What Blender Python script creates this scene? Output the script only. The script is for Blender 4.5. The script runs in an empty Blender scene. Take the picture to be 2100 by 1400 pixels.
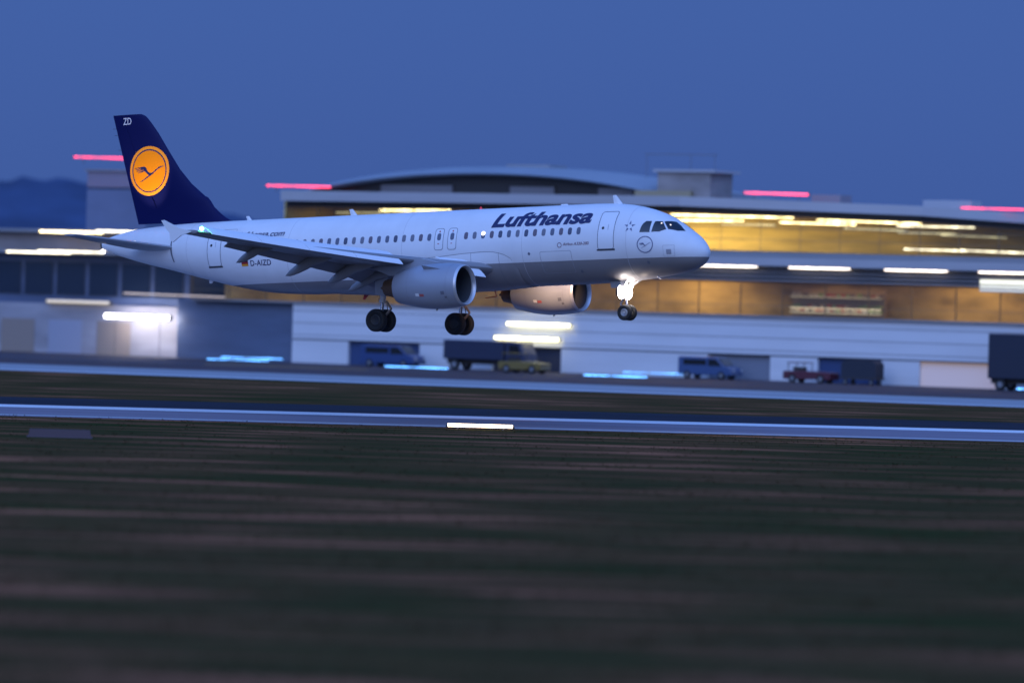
import bpy, bmesh, math, random
import numpy as np
from mathutils import Vector, Matrix

random.seed(7)
R = math.radians
sc = bpy.context.scene
COL = sc.collection

# ---------------------------------------------------------------- camera
CAM_H = 6.8
F_PX, W_PX = 9875.0, 2100.0
PITCH = math.atan(100.0 / F_PX)
ROLL = R(1.62)
cam_d = bpy.data.cameras.new("camera")
cam_d.sensor_width = 36.0
cam_d.lens = F_PX / W_PX * 36.0
cam_d.clip_start, cam_d.clip_end = 1.0, 6000.0
cam_d.dof.use_dof = True
cam_d.dof.focus_distance = 247.0
cam_d.dof.aperture_fstop = 0.30
cam = bpy.data.objects.new("camera", cam_d)
COL.objects.link(cam)
_fw = Vector((0, math.cos(PITCH), -math.sin(PITCH)))
_up = Vector((0, math.sin(PITCH), math.cos(PITCH)))
_rt = Vector((1, 0, 0))
_r2 = _rt * math.cos(ROLL) + _up * math.sin(ROLL)
_u2 = -_rt * math.sin(ROLL) + _up * math.cos(ROLL)
cam.matrix_world = Matrix(((_r2.x, _u2.x, -_fw.x, 0), (_r2.y, _u2.y, -_fw.y, 0), (_r2.z, _u2.z, -_fw.z, CAM_H), (0, 0, 0, 1)))
sc.camera = cam

# ---------------------------------------------------------------- dusk sky
world = bpy.data.worlds.new("World")
sc.world = world
world.use_nodes = True
wn = world.node_tree
for n in list(wn.nodes):
    wn.nodes.remove(n)
wo = wn.nodes.new("ShaderNodeOutputWorld")
tc = wn.nodes.new("ShaderNodeTexCoord")
sep = wn.nodes.new("ShaderNodeSeparateXYZ")
wn.links.new(tc.outputs["Generated"], sep.inputs[0])
def wmap(out, a, b, c, d):
    m = wn.nodes.new("ShaderNodeMapRange")
    m.interpolation_type = 'SMOOTHSTEP'
    m.inputs[1].default_value, m.inputs[2].default_value = a, b
    m.inputs[3].default_value, m.inputs[4].default_value = c, d
    wn.links.new(out, m.inputs[0])
    return m.outputs[0]
def wmix(fac, a, b):
    m = wn.nodes.new("ShaderNodeMix")
    m.data_type = 'RGBA'
    wn.links.new(fac, m.inputs[0])
    for sock, v in ((m.inputs[6], a), (m.inputs[7], b)):
        if isinstance(v, tuple):
            sock.default_value = (*v, 1)
        else:
            wn.links.new(v, sock)
    return m.outputs[2]
HORIZ, ANTI, ZEN, GLOW = (0.049, 0.103, 0.335), (0.054, 0.119, 0.378), (0.065, 0.215, 0.76), (0.66, 1.16, 2.75)
low = wmix(wmap(sep.outputs[2], -0.01, 0.07, 0, 1), HORIZ, ANTI)
dome = wmix(wmap(sep.outputs[2], 0.06, 0.75, 0, 1), low, ZEN)
wmul = wn.nodes.new("ShaderNodeMath")
wmul.operation = 'MULTIPLY'
wn.links.new(wmap(sep.outputs[1], 0.35, -0.8, 0, 0.85), wmul.inputs[0])
wn.links.new(wmap(sep.outputs[2], 0.05, 0.62, 0.07, 1.0), wmul.inputs[1])
skyc = wmix(wmul.outputs[0], dome, GLOW)
bg = wn.nodes.new("ShaderNodeBackground")
wn.links.new(skyc, bg.inputs[0])
bg.inputs[1].default_value = 1.0
nish = wn.nodes.new("ShaderNodeTexSky")
nish.sky_type = 'NISHITA'
nish.sun_disc = False
nish.sun_elevation = R(1.0)
nish.sun_rotation = R(200)
nish.ozone_density = 5.0
bg2 = wn.nodes.new("ShaderNodeBackground")
bg2.inputs[1].default_value = 0.006
wn.links.new(nish.outputs[0], bg2.inputs[0])
add = wn.nodes.new("ShaderNodeAddShader")
wn.links.new(bg.outputs[0], add.inputs[0])
wn.links.new(bg2.outputs[0], add.inputs[1])
wn.links.new(add.outputs[0], wo.inputs[0])

# soft afterglow of the set sun, from behind the camera
sun_d = bpy.data.lights.new("afterglow", 'SUN')
sun_d.energy = 0.5
sun_d.angle = R(35)
sun_d.color = (0.70, 0.78, 1.0)
sun = bpy.data.objects.new("afterglow", sun_d)
COL.objects.link(sun)
sun.rotation_euler = Vector((0.35, 1.0, -0.32)).to_track_quat('-Z', 'Y').to_euler()

sc.view_settings.view_transform = 'Standard'
sc.view_settings.look = 'None'
sc.view_settings.exposure = 0.0
sc.view_settings.gamma = 1.0
sc.render.film_transparent = False
sc.cycles.max_bounces = 8
sc.cycles.transparent_max_bounces = 12
sc.cycles.sample_clamp_indirect = 4.0
sc.cycles.caustics_reflective = False
sc.cycles.caustics_refractive = False

# ---------------------------------------------------------------- materials
MATS = {}
def mat(name, color, rough=0.6, metal=0.0, spec=0.5, coat=0.0, noise=None, bump=None, emit=None, estr=0.0):
    """noise = (amount, scale xyz, detail); bump = (strength, scale xyz)"""
    if name in MATS:
        return MATS[name]
    m = bpy.data.materials.new(name)
    m.use_nodes = True
    nt = m.node_tree
    b = nt.nodes["Principled BSDF"]
    b.inputs["Base Color"].default_value = (*color, 1)
    b.inputs["Roughness"].default_value = rough
    b.inputs["Metallic"].default_value = metal
    b.inputs["Specular IOR Level"].default_value = spec
    b.inputs["Coat Weight"].default_value = coat
    b.inputs["Coat Roughness"].default_value = 0.08
    if emit:
        b.inputs["Emission Color"].default_value = (*emit, 1)
        b.inputs["Emission Strength"].default_value = estr
    if noise or bump:
        t = nt.nodes.new("ShaderNodeTexCoord")
    if noise:
        amt, scl, det = noise
        mp = nt.nodes.new("ShaderNodeMapping")
        mp.inputs["Scale"].default_value = scl
        nt.links.new(t.outputs["Object"], mp.inputs[0])
        nz = nt.nodes.new("ShaderNodeTexNoise")
        nz.inputs["Scale"].default_value = 1.0
        nz.inputs["Detail"].default_value = det
        nt.links.new(mp.outputs[0], nz.inputs["Vector"])
        mr = nt.nodes.new("ShaderNodeMapRange")
        mr.inputs[1].default_value, mr.inputs[2].default_value = 0.3, 0.7
        mr.inputs[3].default_value, mr.inputs[4].default_value = 1 - amt, 1 + amt
        nt.links.new(nz.outputs[0], mr.inputs[0])
        mx = nt.nodes.new("ShaderNodeVectorMath")
        mx.operation = 'SCALE'
        mx.inputs[0].default_value = color
        nt.links.new(mr.outputs[0], mx.inputs[3])
        nt.links.new(mx.outputs[0], b.inputs["Base Color"])
    if bump:
        st, scl = bump
        mp = nt.nodes.new("ShaderNodeMapping")
        mp.inputs["Scale"].default_value = scl
        nt.links.new(t.outputs["Object"], mp.inputs[0])
        nz = nt.nodes.new("ShaderNodeTexNoise")
        nz.inputs["Scale"].default_value = 1.0
        nz.inputs["Detail"].default_value = 5
        nt.links.new(mp.outputs[0], nz.inputs["Vector"])
        bp = nt.nodes.new("ShaderNodeBump")
        bp.inputs["Strength"].default_value = st
        bp.inputs["Distance"].default_value = 0.05
        nt.links.new(nz.outputs[0], bp.inputs["Height"])
        nt.links.new(bp.outputs[0], b.inputs["Normal"])
    MATS[name] = m
    return m

def glow(name, color, strength, uneven=0.0):
    """a lamp lens or tube; uneven = how much its output varies along its length"""
    if name in MATS: return MATS[name]
    m = mat(name, (0.6, 0.6, 0.6), 0.4, emit=color, estr=strength)
    if uneven:
        nt = m.node_tree
        t = nt.nodes.new("ShaderNodeTexCoord")
        nz = nt.nodes.new("ShaderNodeTexNoise")
        nz.inputs["Scale"].default_value = 0.9
        nz.inputs["Detail"].default_value = 3
        mr = nt.nodes.new("ShaderNodeMapRange")
        mr.inputs[1].default_value, mr.inputs[2].default_value = 0.35, 0.65
        mr.inputs[3].default_value, mr.inputs[4].default_value = strength * (1 - uneven), strength * (1 + uneven)
        nt.links.new(t.outputs["Object"], nz.inputs["Vector"])
        nt.links.new(nz.outputs[0], mr.inputs[0])
        nt.links.new(mr.outputs[0], nt.nodes["Principled BSDF"].inputs["Emission Strength"])
    return m

def glass_mat(name, tint=(0.85, 0.9, 0.95), refl=0.12):
    if name in MATS:
        return MATS[name]
    m = bpy.data.materials.new(name)
    m.use_nodes = True
    nt = m.node_tree
    for n in list(nt.nodes):
        nt.nodes.remove(n)
    o = nt.nodes.new("ShaderNodeOutputMaterial")
    mx = nt.nodes.new("ShaderNodeMixShader")
    tr = nt.nodes.new("ShaderNodeBsdfTransparent")
    tr.inputs[0].default_value = (*tint, 1)
    gl = nt.nodes.new("ShaderNodeBsdfGlossy")
    gl.inputs["Roughness"].default_value = 0.06
    mx.inputs[0].default_value = refl
    nt.links.new(tr.outputs[0], mx.inputs[1])
    nt.links.new(gl.outputs[0], mx.inputs[2])
    nt.links.new(mx.outputs[0], o.inputs[0])
    MATS[name] = m
    return m

# ---------------------------------------------------------------- object helpers
def tag(o, label=None, cat=None, group=None, kind=None):
    if label: o["label"] = label
    if cat: o["category"] = cat
    if group: o["group"] = group
    if kind: o["kind"] = kind
    return o

def empty(name, loc=(0, 0, 0), rz=0.0):
    o = bpy.data.objects.new(name, None)
    o.empty_display_size = 0.5
    COL.objects.link(o)
    o.location = loc
    o.rotation_euler = (0, 0, rz)
    return o

class MB:
    """collects shapes into one mesh"""
    def __init__(self):
        self.v, self.f = [], []
    def add(self, verts, faces):
        n = len(self.v)
        self.v += [tuple(p) for p in verts]
        self.f += [tuple(i + n for i in fc) for fc in faces]
        return self
    def box(self, x0, x1, y0, y1, z0, z1):
        return self.add([(x0, y0, z0), (x1, y0, z0), (x1, y1, z0), (x0, y1, z0), (x0, y0, z1), (x1, y0, z1), (x1, y1, z1), (x0, y1, z1)],
                        [(3, 2, 1, 0), (4, 5, 6, 7), (0, 1, 5, 4), (1, 2, 6, 5), (2, 3, 7, 6), (3, 0, 4, 7)])
    def loft(self, rings, cap=True, closed=True):
        n = len(rings[0])
        vs = [p for r in rings for p in r]
        fs = []
        m = n if closed else n - 1
        for i in range(len(rings) - 1):
            for j in range(m):
                k = (j + 1) % n
                fs.append((i * n + j, i * n + k, (i + 1) * n + k, (i + 1) * n + j))
        if cap:
            fs.append(tuple(range(n - 1, -1, -1)))
            fs.append(tuple((len(rings) - 1) * n + j for j in range(n)))
        return self.add(vs, fs)
    def tube(self, a, b, r0, r1=None, n=12, cap=True):
        a, b = Vector(a), Vector(b)
        r1 = r0 if r1 is None else r1
        d = (b - a).normalized()
        s = d.cross(Vector((0, 0, 1)) if abs(d.z) < .9 else Vector((1, 0, 0))).normalized()
        t = d.cross(s)
        rings = [[p + (s * math.cos(2 * math.pi * k / n) + t * math.sin(2 * math.pi * k / n)) * r for k in range(n)] for p, r in ((a, r0), (b, r1))]
        return self.loft(rings, cap)
    def lathe(self, prof, axis='x', origin=(0, 0, 0), n=32, cap=False):
        o = Vector(origin)
        rings = []
        for t, r in prof:
            ring = []
            for k in range(n):
                c, s = math.cos(2 * math.pi * k / n) * r, math.sin(2 * math.pi * k / n) * r
                ring.append(o + (Vector((t, c, s)) if axis == 'x' else Vector((s, t, c)) if axis == 'y' else Vector((c, s, t))))
            rings.append(ring)
        return self.loft(rings, cap)
    def prism(self, pts, a, b, axis='y'):
        """pts outline in the other two axes (x,z for y; y,z for x; x,y for z)"""
        def mk(p, t):
            return (p[0], t, p[1]) if axis == 'y' else (t, p[0], p[1]) if axis == 'x' else (p[0], p[1], t)
        return self.loft([[mk(p, a) for p in pts], [mk(p, b) for p in pts]])
    def mesh(self, name, material, smooth=False, angle=None):
        me = bpy.data.meshes.new(name)
        me.from_pydata(self.v, [], self.f)
        bm = bmesh.new()
        bm.from_mesh(me)
        bmesh.ops.remove_doubles(bm, verts=bm.verts, dist=1e-5)
        bmesh.ops.recalc_face_normals(bm, faces=bm.faces)
        bm.to_mesh(me)
        bm.free()
        if isinstance(material, (list, tuple)):
            for m in material: me.materials.append(m)
        else:
            me.materials.append(material)
        if smooth:
            me.shade_smooth()
            if angle:
                me.set_sharp_from_angle(angle=R(angle))
        return me
    def build(self, name, material, parent=None, smooth=False, angle=35):
        o = bpy.data.objects.new(name, self.mesh(name, material, smooth, angle))
        COL.objects.link(o)
        if parent: o.parent = parent
        return o

def copy_tree(o, parent=None):
    c = o.copy()
    COL.objects.link(c)
    c.parent = parent
    for ch in list(o.children):
        copy_tree(ch, c)
    return c

# ================================================================ SETTING: ground
def sheet(name, pts, z, m):
    me = bpy.data.meshes.new(name)
    me.from_pydata([(x, y, z) for x, y in pts], [], [tuple(range(len(pts)))])
    me.materials.append(m)
    o = bpy.data.objects.new(name, me)
    COL.objects.link(o)
    tag(o, kind="structure")
    return o

def band(name, l0, r0, l1, r1, z, m):
    """strip running across the view between two lines, both given by a left and a right ground point; carried on far past the frame"""
    d = ((Vector(r0) - Vector(l0)) + (Vector(r1) - Vector(l1))) * 1.5
    A, B = tuple(Vector(l0) - d), tuple(Vector(r0) + d)
    C_, D = tuple(Vector(l1) - d), tuple(Vector(r1) + d)
    return sheet(name, [A, B, D, C_], z, m)

# rough mown grass: long swathes left by the mower, dead straw, bare soil
def grass_material():
    m = bpy.data.materials.new("mown_grass")
    m.use_nodes = True
    nt = m.node_tree
    b = nt.nodes["Principled BSDF"]
    b.inputs["Roughness"].default_value = 0.9
    b.inputs["Specular IOR Level"].default_value = 0.0
    t = nt.nodes.new("ShaderNodeTexCoord")
    def nz(scl, det, rot=0.0, dist=0.0):
        mp = nt.nodes.new("ShaderNodeMapping")
        mp.inputs["Scale"].default_value = scl
        mp.inputs["Rotation"].default_value = (0, 0, rot)
        nt.links.new(t.outputs["Object"], mp.inputs[0])
        n = nt.nodes.new("ShaderNodeTexNoise")
        n.inputs["Scale"].default_value = 1
        n.inputs["Detail"].default_value = det
        n.inputs["Distortion"].default_value = dist
        nt.links.new(mp.outputs[0], n.inputs["Vector"])
        return n.outputs[0]
    def ramp(src, stops):
        r = nt.nodes.new("ShaderNodeValToRGB")
        el = r.color_ramp.elements
        while len(el) < len(stops): el.new(0.5)
        for e, (p, c) in zip(el, stops):
            e.position = p
            e.color = (*c, 1)
        nt.links.new(src, r.inputs[0])
        return r.outputs[0]
    def mix(f, a, c_):
        x = nt.nodes.new("ShaderNodeMix")
        x.data_type = 'RGBA'
        if isinstance(f, float): x.inputs[0].default_value = f
        else: nt.links.new(f, x.inputs[0])
        nt.links.new(a, x.inputs[6]); nt.links.new(c_, x.inputs[7])
        return x.outputs[2]
    swath = ramp(nz((0.075, 0.30, 1), 5, R(-1), 0.4), [(0.34, (0.0163, 0.0406, 0.0111)), (0.45, (0.0396, 0.0406, 0.0167)), (0.53, (0.1021, 0.0583, 0.0255)), (0.60, (0.1750, 0.0761, 0.0419)), (0.68, (0.4374, 0.1713, 0.0929))])
    patch_ = ramp(nz((0.13, 0.75, 1), 5, R(1)), [(0.36, (0.0187, 0.0447, 0.0130)), (0.48, (0.0537, 0.0427, 0.0176)), (0.57, (0.1239, 0.0533, 0.0302)), (0.68, (0.2916, 0.1142, 0.0651))])
    fine = ramp(nz((2.2, 7, 1), 4), [(0.3, (0.0329, 0.0217, 0.0096)), (0.7, (0.1174, 0.0595, 0.0342))])
    c1 = mix(0.30, swath, patch_)
    c2 = mix(0.12, c1, fine)
    nt.links.new(c2, b.inputs["Base Color"])
    bp = nt.nodes.new("ShaderNodeBump")
    bp.inputs["Strength"].default_value = 0.5
    bp.inputs["Distance"].default_value = 0.25
    nt.links.new(nz((0.25, 1.4, 1), 6), bp.inputs["Height"])
    nt.links.new(bp.outputs[0], b.inputs["Normal"])
    return m
GRASS = grass_material()
asphalt = mat("asphalt", (0.013, 0.013, 0.022), 0.8, spec=0.15, noise=(0.35, (0.05, 0.6, 1), 5))
concrete = mat("pavement_concrete", (0.20, 0.17, 0.20), 0.8, spec=0.25, noise=(0.16, (0.03, 0.5, 1), 5))
taxi_conc = mat("taxiway_concrete", (0.30, 0.30, 0.31), 0.8, spec=0.25, noise=(0.14, (0.03, 0.3, 1), 5))
paint_white = mat("white_marking_paint", (0.68, 0.68, 0.68), 0.7, spec=0.3, noise=(0.12, (0.06, 1.2, 1), 4))
apron_mat = mat("apron_asphalt", (0.050, 0.040, 0.050), 0.7, spec=0.3, noise=(0.4, (0.03, 0.12, 1), 5))
yellow_line = mat("yellow_marking_paint", (0.45, 0.27, 0.05), 0.7)

sheet("grass_field", [(-3000, -40), (3000, -40), (3000, 3500), (-3000, 3500)], 0.0, GRASS)
band("apron", (-47, 452), (60, 400), (-42.5, 400), (40.6, 381), 0.004, apron_mat)
band("taxiway_shoulder", (-42.5, 400), (40.6, 380.9), (-40.8, 384.4), (37.6, 352.9), 0.008, mat("shoulder_asphalt", (0.050, 0.024, 0.026), 0.75, noise=(0.3, (0.05, 0.3, 1), 4)))
band("taxiway", (-40.8, 384.4), (37.6, 352.9), (-38.0, 357.8), (34.7, 325.5), 0.012, taxi_conc)
band("taxiway_edge_line", (-38.5, 361.5), (35.1, 329.2), (-38.2, 359.3), (34.9, 327.0), 0.016, paint_white)
band("runway_asphalt", (-29.3, 276.7), (30.2, 283.0), (-27.6, 260.6), (28.4, 266.2), 0.004, asphalt)
band("runway", (-27.6, 260.6), (28.4, 266.2), (-25.2, 238.4), (25.9, 242.2), 0.008, concrete)
band("runway_edge_line", (-27.5, 259.6), (28.3, 265.2), (-27.0, 254.7), (27.8, 260.0), 0.012, paint_white)
band("runway_side_line", (-25.6, 241.2), (26.1, 245.0), (-25.4, 239.6), (26.0, 243.4), 0.012, mat("worn_white_paint", (0.42, 0.42, 0.42), 0.75, noise=(0.2, (0.05, 1, 1), 4)))
sheet("apron_guide_line", [(-26, 409.5), (-12, 403.5), (-12, 401.5), (-26, 407.5)], 0.016, yellow_line)

# ---------------------------------------------------------------- low relief of the near grass: tussocks and mown rows
def grass_tussocks():
    rng = np.random.default_rng(3)
    N = 16000
    d = 78.0 * (240.0 / 78.0) ** rng.random(N)
    x = (rng.random(N) - 0.5) * d * 0.30
    row = np.sin(d * 1.9 + 0.15 * np.sin(x * 0.3)) + np.sin(d * 0.53 + 1.0)
    keep = (rng.random(N) < 0.28 + 0.26 * row) | ((rng.random(N) < .5) & (d > 228)) & (d < 238.5)
    d, x = d[keep], x[keep]
    V, Fc = [], []
    for X, Y in zip(x, d):
        nb = 5
        for _ in range(nb):
            a = rng.random() * 6.283
            px, py = X + rng.normal(0, .10), Y + rng.normal(0, .10)
            h = 0.03 + 0.07 * rng.random()
            w = 0.012 + 0.012 * rng.random()
            lx, ly = rng.normal(0, .06), rng.normal(0, .06)
            c, s = math.cos(a) * w, math.sin(a) * w
            i = len(V)
            V += [(px - c, py - s, 0), (px + c, py + s, 0), (px + c * .6 + lx * .5, py + s * .6 + ly * .5, h * .6), (px + lx, py + ly, h)]
            Fc += [(i, i + 1, i + 2), (i, i + 2, i + 3)]
    me = bpy.data.meshes.new("grass_tufts")
    me.from_pydata(V, [], Fc)
    me.materials.append(mat("grass_blades", (0.055, 0.036, 0.016), 0.9, spec=0.0, noise=(0.45, (0.2, 0.8, 0.2), 3)))
    o = bpy.data.objects.new("grass_tufts", me)
    COL.objects.link(o)
    tag(o, "low tufts of dark olive grass across the field in front of the runway", "grass", kind="stuff")
grass_tussocks()

# ================================================================ terminal frame: x along the facade (to the right), y away from us
TA = R(31)
EU = Vector((math.cos(TA), -math.sin(TA), 0))
EN = Vector((math.sin(TA), math.cos(TA), 0))
T0 = Vector((0, 420, 0))
def tw(u, back, z=0.0):
    return T0 + EU * u + EN * back + Vector((0, 0, z))

white_wall = mat("white_cladding", (0.66, 0.66, 0.67), 0.55, noise=(0.06, (0.12, 0.12, 0.9), 5))
groove_m = mat("panel_joint", (0.16, 0.16, 0.17), 0.7)
fascia_m = mat("white_fascia", (0.42, 0.41, 0.42), 0.5, noise=(0.05, (0.2, 0.2, 1.5), 4))
grey_clad = mat("grey_cladding", (0.26, 0.26, 0.27), 0.55, noise=(0.08, (0.2, 0.2, 1.2), 4))
dark_clad = mat("dark_blue_cladding", (0.10, 0.13, 0.20), 0.55, noise=(0.15, (0.15, 0.15, 0.6), 4))
dark_metal = mat("dark_bronze_metal", (0.035, 0.030, 0.028), 0.5)
mull_m = mat("mullion_metal", (0.20, 0.15, 0.09), 0.5)
roof_m = mat("roof_metal", (0.30, 0.31, 0.33), 0.45, noise=(0.08, (0.3, 0.05, 0.3), 4))
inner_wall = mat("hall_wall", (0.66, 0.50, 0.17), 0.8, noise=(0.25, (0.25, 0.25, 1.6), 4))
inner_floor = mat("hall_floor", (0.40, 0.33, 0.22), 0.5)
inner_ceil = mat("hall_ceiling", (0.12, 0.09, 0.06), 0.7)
shop_wall = mat("lounge_wall", (0.50, 0.37, 0.16), 0.8, noise=(0.5, (0.22, 0.22, 0.5), 4))
GLASS = glass_mat("window_glass", (0.90, 0.89, 0.84), 0.06)
lamp_warm = glow("warm_light_trail", (1.0, 0.80, 0.38), 5.0, 0.75)
lamp_pale = glow("pale_light_trail", (1.0, 0.90, 0.62), 3.2, 0.70)
lamp_dim = glow("dim_light_trail", (0.80, 0.72, 0.38), 0.75, 0.70)
lamp_white = glow("white_flood_trail", (1.0, 0.95, 0.98), 12.0)
lamp_red = glow("red_obstruction_trail", (1.0, 0.0, 0.006), 2.6, 0.50)
lamp_blue = glow("blue_taxiway_trail", (0.10, 0.40, 1.0), 3.4, 0.70)
housing_m = mat("lamp_housing", (0.10, 0.10, 0.10), 0.5)

term = empty("terminal_building", tw(0, 0), -TA)
tag(term, "long white airport terminal with glowing window bands and a projecting roof, behind the airliner", "terminal")
PATH = [(-24.0, 0.0), (16.6, 0.0), (35.0, 8.5), (62.0, 30.0)]
EDGE_T = [15.36, 15.40, 15.10, 13.7]
EDGE_B = [14.45, 14.58, 14.28, 12.9]
def offs(path, n):
    """path moved n metres outward (towards us)"""
    out = []
    for i, p in enumerate(path):
        ns = []
        for a, b in ((i - 1, i), (i, i + 1)):
            if 0 <= a and b < len(path):
                d = Vector((path[b][0] - path[a][0], path[b][1] - path[a][1])).normalized()
                ns.append(Vector((d.y, -d.x)))
        nv = sum(ns, Vector((0, 0))).normalized()
        k = 1 / max(.5, nv.dot(ns[0]))
        out.append((p[0] + nv.x * n * k, p[1] + nv.y * n * k))
    return out
def ribbon(path, n_out, n_in, zb, zt):
    """solid that follows the path; zb, zt numbers or one per vertex"""
    A, B = offs(path, n_out), offs(path, n_in)
    zb = [zb] * len(path) if not isinstance(zb, list) else zb
    zt = [zt] * len(path) if not isinstance(zt, list) else zt
    return MB().loft([[(a[0], a[1], b_), (a[0], a[1], t_), (b[0], b[1], t_), (b[0], b[1], b_)] for a, b, b_, t_ in zip(A, B, zb, zt)])

# base wall: white panels with joints, darker stretch at the left end
MB().box(-23.0, 75, 0, 0.5, 2.12, 5.46).build("wall", white_wall, term)
doors_u = [(-17, -9.5), (-2, 5), (19.5, 25.5), (30, 36), (39.5, 46.5), (52, 58)]
prev = -23.0
for a, b in doors_u + [(75, 75)]:
    if a > prev: MB().box(prev, a, 0, 0.5, 0, 2.1).build("wall", white_wall, term)
    prev = b
j = MB()
for z in (4.62, 3.55, 2.50):
    j.box(-22.98, 74.9, -0.012, 0.0, z, z + 0.05)
j.build("panel_joint", groove_m, term)
MB().box(-23.0, 75, -0.03, 0.0, 2.06, 2.17).build("sill_strip", mat("dark_sill", (0.07, 0.07, 0.08), 0.6), term)
MB().box(-36.0, -23.02, 0.6, 1.0, 0, 5.46).build("wall", dark_clad, term)["label"] = "dark blue wall at the left end"
for k, (a, b) in enumerate(doors_u):
    lit = (a == 39.5)
    MB().box(a, b, 0.35, 0.45, 0, 2.1).build("dock_door", glow("lit_dock", (1.0, 0.62, 0.34), 0.17) if lit else mat(("blue_dock", "dark_dock", "grey_dock")[k % 3] + "_door", ((0.03, 0.06, 0.16), (0.03, 0.035, 0.06), (0.20, 0.22, 0.27))[k % 3], 0.6), term)

# lower window band with the lounges behind it
ub0, ub1 = -34.0, 75.0
MB().box(ub0, ub1, -0.25, 6.0, 5.30, 5.46).build("floor_slab", grey_clad, term)
MB().box(ub0, ub1, 5.2, 5.5, 5.46, 9.6).build("back_wall", shop_wall, term)
MB().box(ub0, ub1, 0.3, 5.6, 8.9, 9.0).build("ceiling", mat("lounge_ceiling", (0.30, 0.25, 0.19), 0.8), term)
nb = 27
bw = (ub1 - ub0) / nb
for i in range(nb):
    a, b = ub0 + i * bw, ub0 + (i + 1) * bw
    fr = MB()
    fr.box(a - .05, a - .01, -0.06, 0.10, 5.46, 8.25)
    fr.box(a - .01, b - .05, -0.05, 0.06, 6.30, 6.34)
    fr.box(a - .01, b - .05, -0.05, 0.06, 7.40, 7.42)
    w = fr.build("window", mull_m, term)
    MB().box(a - .01, b - .05, 0.0, 0.02, 5.46, 8.25).build("pane", GLASS, w)
# sun-shade louvres over the band
for z in (8.32, 8.66, 9.00, 9.30):
    MB().loft([[(x, 0.0, z), (x, -0.42, z + .10), (x, -0.42, z + .17), (x, 0.0, z + .07)] for x in (ub0, ub1)]).build("sun_shade", fascia_m, term)
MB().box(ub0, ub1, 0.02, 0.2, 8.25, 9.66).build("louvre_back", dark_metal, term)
MB().box(ub0, ub1, -1.1, 0.2, 9.66, 10.36).build("fascia", fascia_m, term)
MB().box(ub0, ub1, -0.75, 8.0, 10.37, 10.80).build("terrace_edge", grey_clad, term)
MB().box(ub0, ub1, 0.2, 40, 10.38, 10.78).build("terrace", grey_clad, term)

# upper hall: glass front that bends away at the right
ribbon(PATH, 0.12, -0.3, 10.80, 10.95).build("sill", mull_m, term)
ribbon(PATH, -7.9, -8.2, 10.80, [14.4, 14.5, 14.2, 12.9]).build("back_wall", inner_wall, term)
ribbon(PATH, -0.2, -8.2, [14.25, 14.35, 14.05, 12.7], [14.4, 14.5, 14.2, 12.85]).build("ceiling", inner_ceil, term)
ribbon(PATH, -0.2, -7.9, 10.81, 10.86).build("floor", inner_floor, term)
ribbon(PATH, 0.05, -0.25, [13.95, 14.05, 13.75, 12.4], [14.44, 14.57, 14.27, 12.88]).build("header", dark_metal, term)
def along(path):
    L = 0
    segs = []
    for a, b in zip(path[:-1], path[1:]):
        l = math.dist(a, b)
        segs.append((L, l, a, b))
        L += l
    return L, segs
LT, SEG = along(PATH)
def pt(s, n=0.0):
    for l0, l, a, b in SEG:
        if s <= l0 + l + 1e-6:
            t = (s - l0) / l
            d = Vector((b[0] - a[0], b[1] - a[1])).normalized()
            return Vector((a[0] + (b[0] - a[0]) * t + d.y * n, a[1] + (b[1] - a[1]) * t - d.x * n))
for (l0, l, a, b), (zt0, zt1) in zip(SEG, ((13.97, 14.07), (14.07, 13.77), (13.77, 12.42))):
    k = max(1, round(l / 3.4))
    for i in range(k):
        s0, s1 = l0 + l * i / k, l0 + l * (i + 1) / k
        za, zb_ = zt0 + (zt1 - zt0) * i / k, zt0 + (zt1 - zt0) * (i + 1) / k
        p0, p1 = pt(s0), pt(s1)
        d = (p1 - p0).normalized()
        nn = Vector((d.y, -d.x))
        fr = MB()
        q0, q1 = p0 - d * .022, p0 + d * .022
        fr.add([(q.x + nn.x * e, q.y + nn.y * e, z) for z in (10.95, za) for q, e in ((q0, .08), (q1, .08), (q1, -.08), (q0, -.08))],
               [(0, 1, 5, 4), (1, 2, 6, 5), (2, 3, 7, 6), (3, 0, 4, 7)])
        for z in (11.9, 12.9):
            fr.add([(q.x + nn.x * e, q.y + nn.y * e, zz) for zz in (z, z + .05) for q, e in ((p0, .05), (p1, .05), (p1, -.03), (p0, -.03))],
                   [(0, 1, 5, 4), (1, 2, 6, 5), (2, 3, 7, 6), (3, 0, 4, 7), (4, 5, 6, 7), (0, 3, 2, 1)])
        w = fr.build("window", mull_m, term)
        MB().add([(p0.x, p0.y, 10.95), (p1.x, p1.y, 10.95), (p1.x, p1.y, zb_), (p0.x, p0.y, za)], [(0, 1, 2, 3)]).build("pane", GLASS, w)
MB().box(-24.25, -24.05, 0.0, 8.2, 10.81, 14.44).build("end_wall", inner_wall, term)
# projecting roof edge and the roof behind it
ribbon(PATH, 1.0, -3.0, EDGE_B, EDGE_T).build("roof_edge", fascia_m, term)
ribbon(PATH, -3.0, -30.0, [14.6, 14.6, 14.3, 13.0], [15.30, 15.34, 15.0, 13.6]).build("roof", roof_m, term)

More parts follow.
